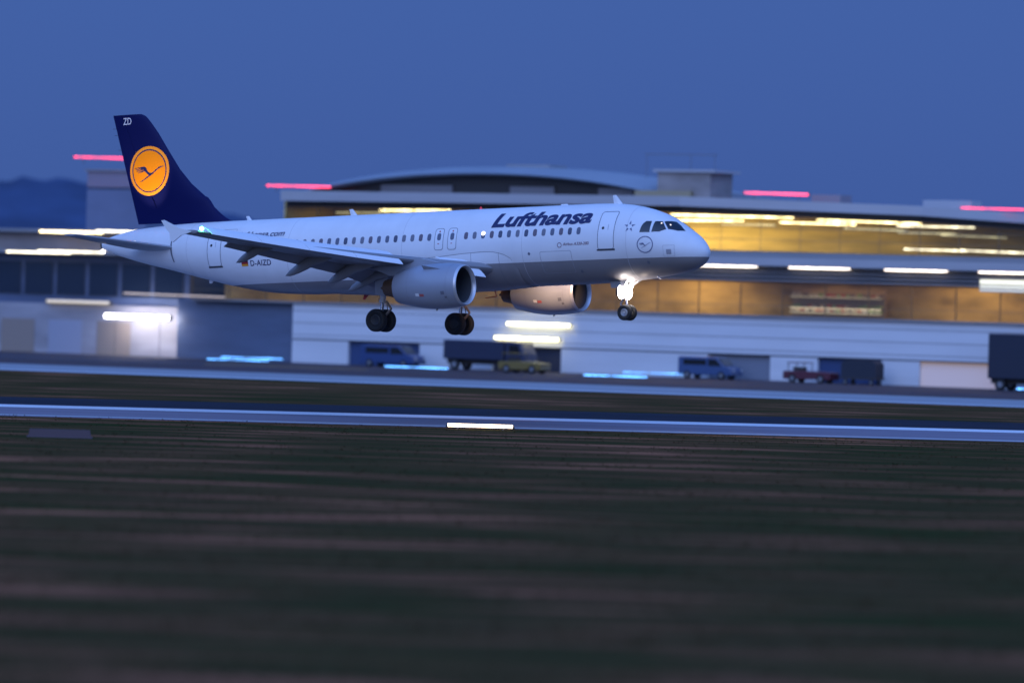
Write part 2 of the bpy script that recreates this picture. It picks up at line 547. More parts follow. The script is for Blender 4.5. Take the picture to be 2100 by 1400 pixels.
# curved roof shell set back on the roof: dark clerestory under a pale arched sheet
def arch_z(u):
    x = (u + 5.0) / 22.0
    return 18.05 - 2.2 * x * x - 0.45 * x ** 4
us = [-25.5 + i * (38.5 / 26) for i in range(27)]
sh = MB().loft([[(u, 3.0, arch_z(u) - .95), (u, 2.6, arch_z(u) - .80), (u, 6.0, arch_z(u) - .1), (u, 12, arch_z(u) + .02), (u, 24, arch_z(u) - .6), (u, 24, arch_z(u) - 1.0)] for u in us])
sh.build("roof_shell", roof_m, term, smooth=True)
MB().loft([[(u, 4.2, 15.3), (u, 4.2, arch_z(u) - .85), (u, 22, arch_z(u) - .9), (u, 22, 15.3)] for u in us if -24.5 < u < 13]).build("clerestory", dark_metal, term)
for a, b in ((-16.5, -9.0), (-3.0, 1.5), (6.0, 9.5)):
    MB().box(a, b, 3.9, 4.18, 15.5, 16.15).build("clerestory_panel", mat("grey_roof_panel", (0.20, 0.19, 0.20), 0.6), term)
# plant rooms on the roof
pl = MB().box(12.4, 17.6, 3.0, 7.0, 15.3, 17.55).build("plant_room", mat("plant_grey", (0.30, 0.26, 0.24), 0.6, noise=(0.2, (0.4, 0.4, 0.8), 4)), term)
MB().box(12.1, 18.2, 2.7, 7.3, 17.56, 17.80).build("roof", fascia_m, pl)
MB().box(10.5, 16.0, 2.4, 2.9, 15.35, 15.95).build("plant_room", mat("plant_tan", (0.34, 0.27, 0.16), 0.6), term)
ml = MB()
for u in (8.2, 12.6, 15.0):
    ml.tube((u, 8.5, 15.3), (u, 8.5, 19.3), .03, n=6)
ml.box(8.0, 15.2, 8.45, 8.55, 19.24, 19.32)
ml.build("antenna_frame", mat("grey_steel", (0.16, 0.17, 0.2), 0.5), term)
MB().box(24.6, 27.4, 8.4, 10.5, 14.9, 15.95).build("roof_unit", mat("pink_grey_unit", (0.30, 0.25, 0.27), 0.6), term)
MB().box(33.0, 37.6, 13.0, 15.0, 14.4, 15.75).build("roof_unit", mat("pale_unit", (0.42, 0.42, 0.44), 0.6), term)
MB().box(-6.5, -2.0, 9, 12, 17.6, 18.25).build("roof_unit", roof_m, term)

# hall and lounge lighting (area lamps set in the ceilings)
def area(u, back, z, sx, sy, power, color):
    l = bpy.data.lights.new("ceiling_lamp", 'AREA')
    l.shape = 'RECTANGLE'
    l.size, l.size_y = sx, sy
    l.energy = power
    l.color = color
    o = bpy.data.objects.new("ceiling_lamp", l)
    COL.objects.link(o)
    o.parent = term
    o.location = (u, back, z)
    return o
for u, e in ((-31, 50), (-24, 90), (-14, 90), (-4, 90), (5, 80), (11, 130), (17, 330), (23, 25), (30, 60), (36, 55), (42, 270), (47, 150), (54, 45), (64, 60)):
    area(u, 2.6, 8.85, 6, 2.5, e, (1.0, 0.66, 0.30))
for s, e in ((4, 45), (12, 60), (20, 80), (28, 150), (35, 360), (41, 480), (46, 330), (51, 110), (57, 75), (63, 45), (70, 15), (82, 6)):
    p = pt(s, -4.2)
    area(p.x, p.y, 13.95 if s < 60 else 13.0, 5, 3, e, (1.0, 0.80, 0.34))
# lounge furnishings seen through the lower glass: a lit shop with shelves
shop = empty("shop_display", tw(25.5, 2.6, 5.47), -TA)
tag(shop, "lit shop shelves full of bottles and boxes behind the lower window band", "shop display")
MB().box(0, 8.8, 1.2, 1.4, 0, 2.4).build("back_panel", mat("shop_panel", (0.40, 0.30, 0.20), 0.7), shop)
rngs = random.Random(5)
shelf_m = mat("shelf_board", (0.4, 0.34, 0.26), 0.6)
for z, st in ((0.45, 1.0), (0.80, 1.6), (1.75, 0.5)):
    MB().box(0.1, 8.7, 0.5, 1.19, z - .05, z).build("shelf", shelf_m, shop)
    MB().box(0.1, 8.7, 0.52, 0.58, z - .10, z - .06).build("shelf_light", glow("shelf_strip_%d" % int(st * 10), (1.0, 0.84, 0.58), st * 1.6), shop)
    x = 0.2
    while x < 8.5:
        w = 0.12 + rngs.random() * .35
        h = 0.14 + rngs.random() * .16
        c = rngs.choice([(0.7, 0.55, 0.35), (0.6, 0.15, 0.08), (0.35, 0.5, 0.2), (0.75, 0.7, 0.6), (0.3, 0.25, 0.2)])
        MB().box(x, x + w, 0.65, 1.0, z, z + h).build("goods", mat("goods_%02d%02d" % (int(c[0] * 99), int(c[1] * 99)), c, 0.6), shop)
        x += w + 0.05 + rngs.random() * .1
# backlit sign panel at the right end of the lower band
sg = empty("lit_sign_board", tw(45.0, -0.5, 7.95), -TA)
tag(sg, "cream lit panel at the right end of the lower windows, split by dark bars", "sign")
MB().box(0, 7.5, 0.05, 0.2, 0, 1.06).build("backing", dark_metal, sg)
for z0, z1, st in ((0.66, 1.02, 1.1), (0.34, 0.56, .8), (0.05, 0.24, .5)):
    MB().box(0.05, 7.45, 0.0, 0.05, z0, z1).build("light_panel", glow("cream_panel_%d" % int(st * 10), (0.95, 0.92, 0.62), st), sg)

# ---------------------------------------------------------------- lamps: light trails modelled as solid bars, with added housing, tube and brackets
def trail_lamp(name, label, cat, a, b, r, m, group=None, post=0.0, hang=0.0):
    a, b = Vector(a), Vector(b)
    mid = (a + b) / 2
    base = Vector((mid.x, mid.y, mid.z - post))
    o = empty(name, base)
    tag(o, label, cat, group)
    A, B = a - base, b - base
    MB().tube(A, B, r, n=10).build("tube", m, o, smooth=True)
    d = (B - A).normalized()
    h = MB().tube(A - d * .10, A, r * 1.25, n=10).tube(B, B + d * .10, r * 1.25, n=10)
    off = EN * (r * 1.1) + Vector((0, 0, r * 0.9))
    h.tube(A + off, B + off, r * .55, n=8)
    h.build("housing", housing_m, o, smooth=True)
    if post or hang:
        pm = MB()
        for t in (.15, .85):
            p = A + (B - A) * t
            if post: pm.tube((p.x, p.y, 0), (p.x, p.y, p.z), .035, n=6)
            if hang: pm.tube(p, (p.x, p.y, p.z + hang), .02, n=6)
        pm.build("bracket", housing_m, o)
    return o
GR_H = "light trails under the hall ceiling"
upper = [
    (((-15.6, 2.5, 13.82), (-8.2, 2.5, 13.90)), lamp_warm, "warm light trail in the upper hall, showing just above the middle of the fuselage"),
    (((-20.3, 2.5, 13.53), (-14.6, 2.5, 13.58)), lamp_dim, "dim light trail in the upper hall above the rear fuselage"),
    (((14.1, 2.5, 13.88), (24.1, 6.2, 13.88)), lamp_warm, "longest and brightest light trail, highest in the upper hall right over the airliner's nose"),
    (((14.8, 2.5, 13.42), (20.2, 4.41, 13.52)), lamp_warm, "light trail just under the longest one, beginning behind the cockpit roof"),
    (((18.5, 3.63, 13.17), (22.7, 5.56, 13.21)), lamp_dim, "faint low light trail to the right of the cockpit windscreen"),
    (((23.0, 5.73, 13.47), (28.9, 8.44, 13.43)), lamp_warm, "bright light trail next right of the longest one and a little lower"),
    (((25.9, 7.04, 13.76), (34.0, 10.8, 13.66)), lamp_warm, "bright high light trail midway between the airliner's nose and the right edge"),
    (((32.1, 9.89, 13.44), (37.6, 13.75, 13.48)), lamp_pale, "bright light trail furthest right in the top row of the hall"),
    (((28.0, 8.01, 13.11), (32.9, 10.28, 13.05)), lamp_dim, "dim greenish light trail, first of the three stepping down to the right"),
    (((32.2, 9.94, 12.86), (36.3, 12.75, 12.88)), lamp_dim, "dim greenish light trail, middle of the three stepping down to the right"),
    (((35.3, 11.96, 12.76), (39.8, 15.55, 12.68)), lamp_dim, "dim greenish light trail, last and lowest of the three stepping down to the right"),
    (((32.7, 10.18, 11.46), (37.2, 13.4, 11.46)), lamp_pale, "pale light trail low over the hall floor, left of the pair at the right edge"),
    (((36.6, 12.9, 11.50), (41.2, 16.6, 11.43)), lamp_pale, "pale light trail low over the hall floor, cut by the right edge of the photo"),
]
for (a, b), m, lab in upper:
    trail_lamp("light_trail", lab, "tube light", tw(*a), tw(*b), 0.065 if m is not lamp_dim else 0.055, m, GR_H, hang=0.25)
# soffit lights under the white fascia, drawn out to their trails
for k, (u0, lab) in enumerate([(-14.6, "soffit light hidden mostly behind the wing root"), (-5.9, "soffit light behind the fuselage"), (18.7, "soffit light starting right at the airliner's nose under the white fascia"),
                 (27.5, "soffit light second to the right of the nose under the white fascia"), (36.5, "soffit light third to the right of the nose under the white fascia"), (45.1, "soffit light over the cream lit panel, cut by the right edge")]):
    if u0 < 0: continue
    trail_lamp("soffit_light", lab, "soffit light", tw(u0, -0.9, 9.56), tw(u0 + 5.8, -0.9, 9.56), 0.06, glow("soffit_trail", (1.0, 0.86, 0.72), 4.0, 0.60), "soffit lights under the white fascia", hang=.1)
# two wall lights on the base wall under the far engine
trail_lamp("wall_light", "upper of two bright yellow bar lights on the white wall under the far engine", "wall light", tw(-0.3, -0.4, 4.10), tw(6.1, -0.4, 4.10), 0.12, glow("yellow_bar", (1.0, 0.92, 0.50), 6.0, 0.50), "bar lights on the white wall", 0)
trail_lamp("wall_light", "lower of two bright yellow bar lights on the white wall under the far engine", "wall light", tw(-1.5, -0.4, 2.86), tw(5.0, -0.4, 2.84), 0.13, MATS["yellow_bar"], "bar lights on the white wall", 0)
# red obstruction lights, each shaped as its whole light trail
RG = "red obstruction lights on the rooftops"
trail_lamp("obstruction_light_trail", "thin red warning light trail above the left roof edge of the terminal, over the rear fuselage", "warning light", tw(-27.5, 2.0, 15.86), tw(-20.6, 2.0, 15.80), 0.085, lamp_red, RG, post=.55)
trail_lamp("obstruction_light_trail", "thick pink red warning light trail on the terminal roof edge to the right of the cockpit", "warning light", tw(19.9, 5.0, 15.95), tw(26.1, 5.0, 15.85), 0.10, lamp_red, RG, post=.6)
trail_lamp("obstruction_light_trail", "thin red warning light trail at the far right end of the terminal roof", "warning light", tw(37.1, 12.0, 15.12), tw(43.1, 12.0, 15.04), 0.065, lamp_red, RG, post=.3)
trail_lamp("obstruction_light_trail", "thin red warning light trail on the grey tower, passing behind the tail fin", "warning light", tw(-53.5, 8.0, 18.42), tw(-46.4, 8.0, 18.32), 0.085, lamp_red, RG, post=.6)
# blue taxiway lights along the apron edge, built as trail-long bars
BG_ = "blue taxiway lights along the apron"
for a, b, r, lab in (
    ((-26.5, 419.5), (-21.1, 418.4), .08, "nearer of two blue taxiway light trails below the tail of the airliner"),
    ((-26.1, 432.5), (-20.5, 431.4), .09, "farther of two blue taxiway light trails below the tail of the airliner"),
    ((-10.7, 407.5), (-5.3, 404.3), .10, "nearer of two blue taxiway light trails below the near main wheels"),
    ((-7.7, 426.5), (-2.1, 422.8), .08, "farther of two blue taxiway light trails below the near main wheels"),
    ((5.9, 392.0), (11.0, 389.1), .10, "nearer of two blue taxiway light trails below the nose wheel"),
    ((9.6, 412.0), (14.8, 411.0), .06, "fainter of two blue taxiway light trails below the nose wheel"),
    ((40.4, 384.4), (45.0, 383.9), .13, "blue taxiway light trail cut by the right edge of the photo")):
    trail_lamp("taxiway_light_trail", lab, "taxiway light", (*a, .28), (*b, .28), r * .42, lamp_blue, BG_, post=.26)
# warm runway edge light nearest to us, stretched to its trail
trail_lamp("runway_light", "warm white runway edge light standing at the near side of the runway", "runway light", (-3.05, 237.3, .20), (0.15, 237.3, .20), 0.085, glow("runway_trail", (1.0, 0.70, 0.42), 7.0), None, post=.2)
mk = MB()
mk.box(-1.4, 1.4, -.3, .3, 0, .06).prism([(-1.35, .06), (1.35, .06), (1.3, .36), (-1.3, .36)], -.06, .06)
mko = mk.build("marker_board", mat("marker_grey", (0.085, 0.058, 0.068), 0.7), None)
mko.location = (-19.4, 207.8, 0)
tag(mko, "low pale grey marker board lying in the dark grass at the left edge", "marker board")

# ================================================================ left-hand buildings and the far hill
hill = MB()
rr = random.Random(2)
hx = [-260 + i * 2.2 for i in range(160)]
def hz(x):
    return 24.3 + 0.6 * math.sin(x * .05) + 0.5 * math.sin(x * .21 + 1) + rr.random() * .6 - max(0, (x + 84) * .16)
tops = [max(0.5, hz(x) + rr.choice((-.5, 0, .4, .9)) * rr.random()) for x in hx]
hill.loft([[(x, 880, -1), (x, 890, t * .6), (x, 905, t), (x, 960, t * 1.0), (x, 1000, -1)] for x, t in zip(hx, tops)])
ho = hill.build("hill", mat("hazy_wooded_hill", (0.030, 0.058, 0.13), 0.95, noise=(0.3, (0.05, 0.1, 0.3), 5)), None, smooth=True, angle=80)  # blue distance haze mixed into the woodland colour
tag(ho, kind="structure")

tower = empty("grey_tower_block", tw(-48.5, 8.5), -TA)
tag(tower, "plain grey tower block behind the tail fin with a darker band below its top storey", "tower")
MB().box(-3.8, 3.0, 0, 5, 0, 15.4).build("wall", mat("tower_grey", (0.15, 0.18, 0.27), 0.6, noise=(0.08, (0.3, 0.3, 0.5), 4)), tower)
MB().box(-3.7, 2.9, .1, 4.9, 15.4, 15.62).build("dark_band", mat("tower_band", (0.06, 0.08, 0.13), 0.6), tower)
MB().box(-3.8, 3.0, 0, 5, 15.62, 17.1).build("top_storey", mat("tower_top", (0.27, 0.22, 0.27), 0.6), tower)
MB().box(-4.0, 3.2, -.2, 5.2, 17.1, 17.28).build("roof", grey_clad, tower)

cargo = empty("cargo_building", tw(-48, 0), -TA)
tag(cargo, "low pale building with dark glass and lit eaves at the left, behind the airliner's tail", "building")
MB().box(-22, 12.0, 2.0, 14, 0, 4.6).build("wall", mat("cargo_wall", (0.36, 0.34, 0.36), 0.6, noise=(0.3, (0.12, 0.12, 0.4), 4)), cargo)
MB().box(-22, 12.0, 2.4, 14, 4.6, 9.2).build("upper_wall", mat("cargo_upper", (0.11, 0.14, 0.22), 0.4, noise=(0.3, (0.15, 0.15, 0.5), 4)), cargo)
MB().box(-22.5, 12.4, 0.8, 14.4, 9.2, 9.5).build("eave", grey_clad, cargo)
MB().box(-22, 8.2, 3.5, 13, 9.5, 11.2).build("attic", mat("cargo_attic", (0.30, 0.25, 0.23), 0.6, noise=(0.2, (0.2, 0.2, 0.5), 4)), cargo)
MB().box(-22.4, 8.8, 2.6, 13.4, 11.2, 11.5).build("roof", grey_clad, cargo)
for i in range(9):
    x0 = -21.5 + i * 3.7
    w = MB().box(x0 - .05, x0 + 3.3, 2.32, 2.39, 5.4, 8.5).build("window", mat("dark_frame", (0.05, 0.055, 0.075), 0.5), cargo)
    MB().box(x0 + .06, x0 + 3.19, 2.30, 2.315, 5.5, 8.4).build("pane", mat("dark_pane", (0.02, 0.03, 0.05), 0.08, spec=0.8), w)
for i, x0 in enumerate((-20, -14.5, -9, -3.5, 2.0)):
    MB().box(x0, x0 + 3.8, 1.94, 1.99, 0, 3.1).build("loading_door", mat(("tan_door", "grey_door")[i % 2], ((0.30, 0.24, 0.20), (0.34, 0.35, 0.42))[i % 2], 0.6), cargo)
for i, (u, z, l, m, r, lab) in enumerate((
    (-51.8, 11.25, 7.2, lamp_warm, .085, "yellow eaves light on the left building, left one of the upper row"),
    (-45.4, 11.40, 5.5, lamp_pale, .07, "yellow eaves light right behind the tip of the tail fin's base"),
    (-55.6, 9.30, 7.4, lamp_pale, .065, "thin cream eaves light of the lower row, starting at the left edge"),
    (-52.0, 9.44, 7.4, lamp_pale, .06, "thin cream eaves light of the lower row, ending at the airliner's tail cone"))):
    trail_lamp("eaves_light", lab, "eaves light", tw(u, 0.6, z), tw(u + l, 0.6, z - .02), r, m, "eaves lights on the left building", hang=0.05)
trail_lamp("wall_light", "soft yellow bar light high on the left building's pale wall", "wall light", tw(-51.5, 1.6, 4.80), tw(-44.3, 1.6, 4.80), .15, glow("soft_yellow_bar", (0.75, 0.60, 0.28), 0.75), "wall lights of the left building")
trail_lamp("wall_light", "thin gold bar light below the airliner's tail", "wall light", tw(-41.3, -.5, 5.75), tw(-30.0, -.5, 5.65), .06, glow("gold_bar", (0.75, 0.52, 0.2), 0.7), "wall lights of the left building")
fl = trail_lamp("floodlight", "dazzling white floodlight low in front of the pale left building", "floodlight", tw(-43.2, -.6, 3.62), tw(-36.0, -.6, 3.62), .20, lamp_white, None, post=3.6)
lt = bpy.data.lights.new("flood_beam", 'AREA')
lt.shape = 'RECTANGLE'; lt.size, lt.size_y = 6.5, .3; lt.energy = 260; lt.color = (0.95, 0.92, 1.0)
lo = bpy.data.objects.new("flood_beam", lt); COL.objects.link(lo); lo.parent = fl
lo.location = Vector((0, 0, 3.6)) + EN * .35
lo.rotation_euler = (EN + Vector((0, 0, -.5))).to_track_quat('-Z', 'Y').to_euler()

# ================================================================ vehicles on the apron (local x = length, y = across, origin on the ground)
TYRE = mat("tyre_rubber", (0.010, 0.010, 0.011), 0.75)
RIM = mat("wheel_rim", (0.30, 0.30, 0.31), 0.4, metal=0.6)
VGLASS = mat("vehicle_glass", (0.012, 0.015, 0.02), 0.06, spec=0.9)
def wheel(parent, x, y, r, w):
    o = MB().lathe([(-w / 2, r * .55), (-w / 2, r * .92), (-w * .35, r), (w * .35, r), (w / 2, r * .92), (w / 2, r * .55)], 'y', (0, 0, 0), 20, cap=True).build("wheel", TYRE, parent, smooth=True)
    o.location = (x, y, r)
    MB().lathe([(-w * .52, r * .1), (-w * .52, r * .5), (w * .52, r * .5), (w * .52, r * .1)], 'y', (0, 0, 0), 16, cap=True).build("rim", RIM, o)
    return o
def van(name, label, u, back, L, H, paint, kind="van"):
    o = empty(name, tw(u, back), -TA)
    tag(o, label, kind, "vehicles parked along the terminal")
    W_ = 1.95
    prof = [(0, .35), (0, H * .93), (.12, H), (L * .70, H), (L * .84, H * .62), (L * .97, H * .52), (L, .62), (L, .35)]
    b = MB().prism(prof, -W_ / 2, W_ / 2).build("body", paint, o)
    bv = b.modifiers.new("bevel", 'BEVEL'); bv.width = .06; bv.segments = 2
    MB().prism([(L * .56, H * .60), (L * .56, H * .90), (L * .70, H * .90), (L * .81, H * .60)], -W_ / 2 - .012, -W_ / 2 - .002).build("window", VGLASS, o)
    MB().add([(L * .712, -W_ * .44, H * .96), (L * .835, -W_ * .44, H * .635), (L * .835, W_ * .44, H * .635), (L * .712, W_ * .44, H * .96)], [(0, 1, 2, 3)]).build("windscreen", VGLASS, o).location = (.03, 0, .02)
    MB().box(L * .1, L * .52, -W_ / 2 - .012, -W_ / 2 - .002, H * .63, H * .88).build("window", VGLASS, o)
    for y in (-.7, .7):
        MB().box(L, L + .02, y - .16, y + .16, .72, .88).build("headlight", mat("lamp_glass", (0.6, 0.6, 0.6), 0.1), o)
    for x in (L * .17, L * .80):
        for y in (-W_ / 2 + .1, W_ / 2 - .1):
            wheel(o, x, y, .34, .22)
    return o
def truck(name, label, u, back, L, H, cabm, boxm, kind="truck"):
    o = empty(name, tw(u, back), -TA)
    tag(o, label, kind, "vehicles parked along the terminal")
    MB().box(0, L - 2.1, -1.2, 1.2, .95, H).build("cargo_box", boxm, o).modifiers.new("bevel", 'BEVEL').width = .05
    MB().box(0, L - .3, -.5, .5, .55, .95).build("chassis", dark_metal, o)
    MB().prism([(L - 2.0, .6), (L - 2.0, 2.55), (L - .55, 2.55), (L - .12, 1.55), (L, .6)], -1.1, 1.1).build("cab", cabm, o).modifiers.new("bevel", 'BEVEL').width = .06
    MB().prism([(L - 1.6, 1.5), (L - 1.6, 2.3), (L - .75, 2.3), (L - .42, 1.5)], -1.115, -1.102).build("window", VGLASS, o)
    for x in (1.1, L - 1.0):
        for y in (-1.0, 1.0):
            wheel(o, x, y, .48, .3)
    return o
def tug(name, label, u, back, paint, L=3.4):
    o = empty(name, tw(u, back), -TA)
    tag(o, label, "tow tractor", "vehicles parked along the terminal")
    MB().prism([(0, .3), (0, .95), (L * .5, 1.0), (L, .9), (L, .3)], -.9, .9).build("body", paint, o).modifiers.new("bevel", 'BEVEL').width = .05
    MB().box(L * .08, L * .45, -.8, .8, 1.62, 1.70).build("roof", paint, o)
    pm = MB()
    for x in (L * .1, L * .43):
        for y in (-.75, .75):
            pm.tube((x, y, .95), (x, y, 1.63), .035, n=6)
    pm.build("canopy_post", dark_metal, o)
    MB().box(L * .16, L * .36, -.4, .4, .98, 1.3).build("seat", dark_metal, o)
    for x in (L * .2, L * .8):
        for y in (-.8, .8):
            wheel(o, x, y, .36, .25)
    return o
def cart(name, label, u, back, body):
    o = empty(name, tw(u, back), -TA)
    tag(o, label, "baggage cart", "vehicles parked along the terminal")
    MB().box(0, 3.4, -.8, .8, .45, .6).build("deck", dark_metal, o)
    MB().prism([(.1, .6), (3.3, .6), (3.3, 1.75), (3.0, 2.0), (.4, 2.0), (.1, 1.75)], -.75, .75).build("cover", body, o)
    for x in (.5, 2.9):
        for y in (-.7, .7):
            wheel(o, x, y, .22, .15)
    return o
def paint(name, c): return mat(name, c, 0.35, coat=0.3)
van("parked_van", "dark blue van parked at the wall below the near main wheels", -12.5, -4.0, 5.6, 1.9, paint("navy_paint", (0.03, 0.06, 0.17)))
truck("parked_truck", "dark truck with a black blue box beside the yellow tow tractor", -3.5, -4.5, 8.2, 2.6, paint("slate_paint", (0.03, 0.035, 0.07)), paint("black_blue_paint", (0.025, 0.03, 0.06)))
tug("tow_tractor", "yellow tow tractor on the apron between the far engine and the blue lights", 4.6, -9.0, paint("yellow_paint", (0.19, 0.13, 0.03)), 4.2)
van("parked_van", "blue van parked at the wall under the airliner's nose", 18.8, -3.0, 5.2, 1.85, paint("blue_paint", (0.05, 0.09, 0.20)))
tug("tow_tractor", "dark red tow tractor standing right of the blue van under the nose", 29.3, -4.0, paint("red_paint", (0.10, 0.02, 0.03)), 4.4)
cart("baggage_cart", "black covered baggage cart right of the dark red tow tractor", 34.3, -3.5, mat("cart_cover", (0.02, 0.025, 0.04), 0.7))
truck("parked_truck", "black truck cut by the right edge of the photo", 48.2, -4.0, 9.0, 4.6, paint("black_paint", (0.012, 0.014, 0.022)), mat("black_box", (0.015, 0.02, 0.04), 0.6))

# ================================================================ AIRLINER (local x forward, y to port, z up; stations s aft of the nose)
AF, AR, AU = (0.85418189, -0.51699229, 0.05560824), (-0.51844255, -0.85498405, 0.01481918), (-0.03988276, 0.04148796, 0.99834268)
AO = (-4.60818336, 249.068823, 8.74515379)
ZB = 4.17
def Lc(s, y, z):
    """station s aft of the nose, y to starboard, z above the fuselage axis -> local coordinates"""
    return (17.0 - s, -y, z + ZB)
_f, _r, _u = Vector(AF), Vector(AR), Vector(AU)
plane = empty("airliner")
plane.matrix_world = Matrix(((_f.x, -_r.x, _u.x, 0), (_f.y, -_r.y, _u.y, 0), (_f.z, -_r.z, _u.z, 0), (0, 0, 0, 1)))
plane.location = Vector(AO) - _u * ZB
tag(plane, "white twin engine airliner with dark blue tail landing nose up with wheels and flaps down", "airliner")

# ---- materials
def plane_paint():
    m = bpy.data.materials.new("fuselage_paint")
    m.use_nodes = True
    nt = m.node_tree
    b = nt.nodes["Principled BSDF"]
    b.inputs["Roughness"].default_value = 0.42
    b.inputs["Specular IOR Level"].default_value = 0.22
    b.inputs["Coat Weight"].default_value = 0.08
    b.inputs["Coat Roughness"].default_value = 0.12
    t = nt.nodes.new("ShaderNodeTexCoord")
    sp = nt.nodes.new("ShaderNodeSeparateXYZ")
    nt.links.new(t.outputs["Object"], sp.inputs[0])
    def math_(op, a, b_):
        n = nt.nodes.new("ShaderNodeMath")
        n.operation = op
        for i, v in enumerate((a, b_)):
            if isinstance(v, (int, float)): n.inputs[i].default_value = v
            else: nt.links.new(v, n.inputs[i])
        return n.outputs[0]
    aft = math_('LESS_THAN', sp.outputs[0], -1.5)
    line = math_('SUBTRACT', ZB - 0.82, math_('MULTIPLY', aft, 0.53))
    below = math_('LESS_THAN', sp.outputs[2], line)
    mp = nt.nodes.new("ShaderNodeMapping")
    mp.inputs["Scale"].default_value = (0.25, 0.8, 0.8)
    nt.links.new(t.outputs["Object"], mp.inputs[0])
    nz = nt.nodes.new("ShaderNodeTexNoise")
    nz.inputs["Scale"].default_value = 1.5
    nz.inputs["Detail"].default_value = 6
    nt.links.new(mp.outputs[0], nz.inputs["Vector"])
    mr = nt.nodes.new("ShaderNodeMapRange")
    mr.inputs[1].default_value, mr.inputs[2].default_value = 0.3, 0.75
    mr.inputs[3].default_value, mr.inputs[4].default_value = 1.0, 0.93
    nt.links.new(nz.outputs[0], mr.inputs[0])
    mx = nt.nodes.new("ShaderNodeMix")
    mx.data_type = 'RGBA'
    nt.links.new(below, mx.inputs[0])
    mx.inputs[6].default_value = (0.74, 0.74, 0.75, 1)
    mx.inputs[7].default_value = (0.25, 0.24, 0.25, 1)
    mp2 = nt.nodes.new("ShaderNodeMapping")      # grime run down the skin from joints and drains
    mp2.inputs["Scale"].default_value = (1.3, 0.35, 0.35)
    nt.links.new(t.outputs["Object"], mp2.inputs[0])
    nz2 = nt.nodes.new("ShaderNodeTexNoise")
    nz2.inputs["Scale"].default_value = 1.0
    nz2.inputs["Detail"].default_value = 5
    nt.links.new(mp2.outputs[0], nz2.inputs["Vector"])
    mr2 = nt.nodes.new("ShaderNodeMapRange")
    mr2.inputs[1].default_value, mr2.inputs[2].default_value = 0.45, 0.75
    mr2.inputs[3].default_value, mr2.inputs[4].default_value = 1.0, 0.955
    nt.links.new(nz2.outputs[0], mr2.inputs[0])
    vm = nt.nodes.new("ShaderNodeVectorMath")
    vm.operation = 'SCALE'
    nt.links.new(mx.outputs[2], vm.inputs[0])
    nt.links.new(math_('MULTIPLY', mr.outputs[0], mr2.outputs[0]), vm.inputs[3])
    nt.links.new(vm.outputs[0], b.inputs["Base Color"])
    return m
PAINT = plane_paint()
WHITE = mat("white_plane_paint", (0.74, 0.74, 0.75), 0.3, coat=0.2)
NAC = mat("nacelle_paint", (0.27, 0.29, 0.34), 0.32, coat=0.25, noise=(0.06, (0.4, 0.8, 0.8), 5))
WINGM = mat("wing_grey", (0.22, 0.22, 0.235), 0.42, noise=(0.10, (0.5, 0.25, 0.5), 5))
SLATM = mat("slat_metal", (0.70, 0.71, 0.74), 0.42)
FLAPM = mat("flap_grey", (0.21, 0.21, 0.225), 0.5, noise=(0.12, (0.6, 0.3, 0.6), 5))
NAVY = mat("navy_tail_paint", (0.004, 0.006, 0.060), 0.5, spec=0.12)
NAVYT = mat("navy_lettering", (0.012, 0.016, 0.085), 0.45)
ORANGE = mat("orange_emblem", (0.90, 0.27, 0.006), 0.5, spec=0.1)
ORANGE2 = mat("amber_emblem_ring", (0.92, 0.32, 0.025), 0.5, spec=0.1)
SEAM = mat("panel_seam", (0.14, 0.15, 0.19), 0.6)
DARKM = mat("dark_metal", (0.035, 0.036, 0.040), 0.45, metal=0.4)
GEARM = mat("gear_paint", (0.42, 0.42, 0.44), 0.45)
CHROME = mat("bare_metal", (0.62, 0.62, 0.64), 0.22, metal=1.0)
HOT = mat("burnt_metal", (0.13, 0.075, 0.045), 0.45, metal=0.5)
CABIN = mat("cabin_window_glass", (0.10, 0.11, 0.16), 0.3, spec=0.6)
CABINS = [CABIN, mat("cabin_glass_dark", (0.06, 0.065, 0.11), 0.25, spec=0.6), mat("cabin_glass_shade", (0.16, 0.16, 0.20), 0.4), mat("cabin_glass_warm", (0.13, 0.10, 0.13), 0.3)]
COCK = mat("cockpit_glass", (0.008, 0.010, 0.016), 0.07, spec=0.7)
REDM = mat("red_marking", (0.40, 0.03, 0.025), 0.5)

# ---- fuselage shape
FT = [(.27, -.60), (.30, -.43), (.40, -.24), (.65, .08), (1.0, .38), (1.5, .72), (1.9, 1.0), (2.3, 1.25), (2.8, 1.48), (3.4, 1.69), (4.5, 1.95), (5.7, 2.07), (7, 2.10), (12, 2.10), (28, 2.10), (31, 2.09), (33, 2.03), (35, 1.90), (36, 1.76), (36.9, 1.56), (37.45, 1.38)]
FB = [(.27, -.60), (.30, -.77), (.40, -.95), (.65, -1.20), (1.0, -1.38), (1.5, -1.52), (2.3, -1.66), (3.4, -1.78), (4.5, -1.87), (5.7, -1.93), (7, -1.96), (12, -1.97), (23, -1.97), (24.5, -1.93), (26.5, -1.78), (28.4, -1.47), (30.35, -1.03), (32.8, -.42), (34.7, .02), (36.6, .56), (37.45, .86)]
FW = [(.27, 0), (.30, .18), (.40, .37), (.65, .68), (1.0, .98), (1.5, 1.28), (2.3, 1.56), (3.4, 1.78), (4.5, 1.90), (5.7, 1.96), (7, 1.975), (12, 1.975), (25, 1.975), (27, 1.94), (29, 1.80), (31, 1.54), (33, 1.18), (35, .76), (36.6, .42), (37.45, .24)]
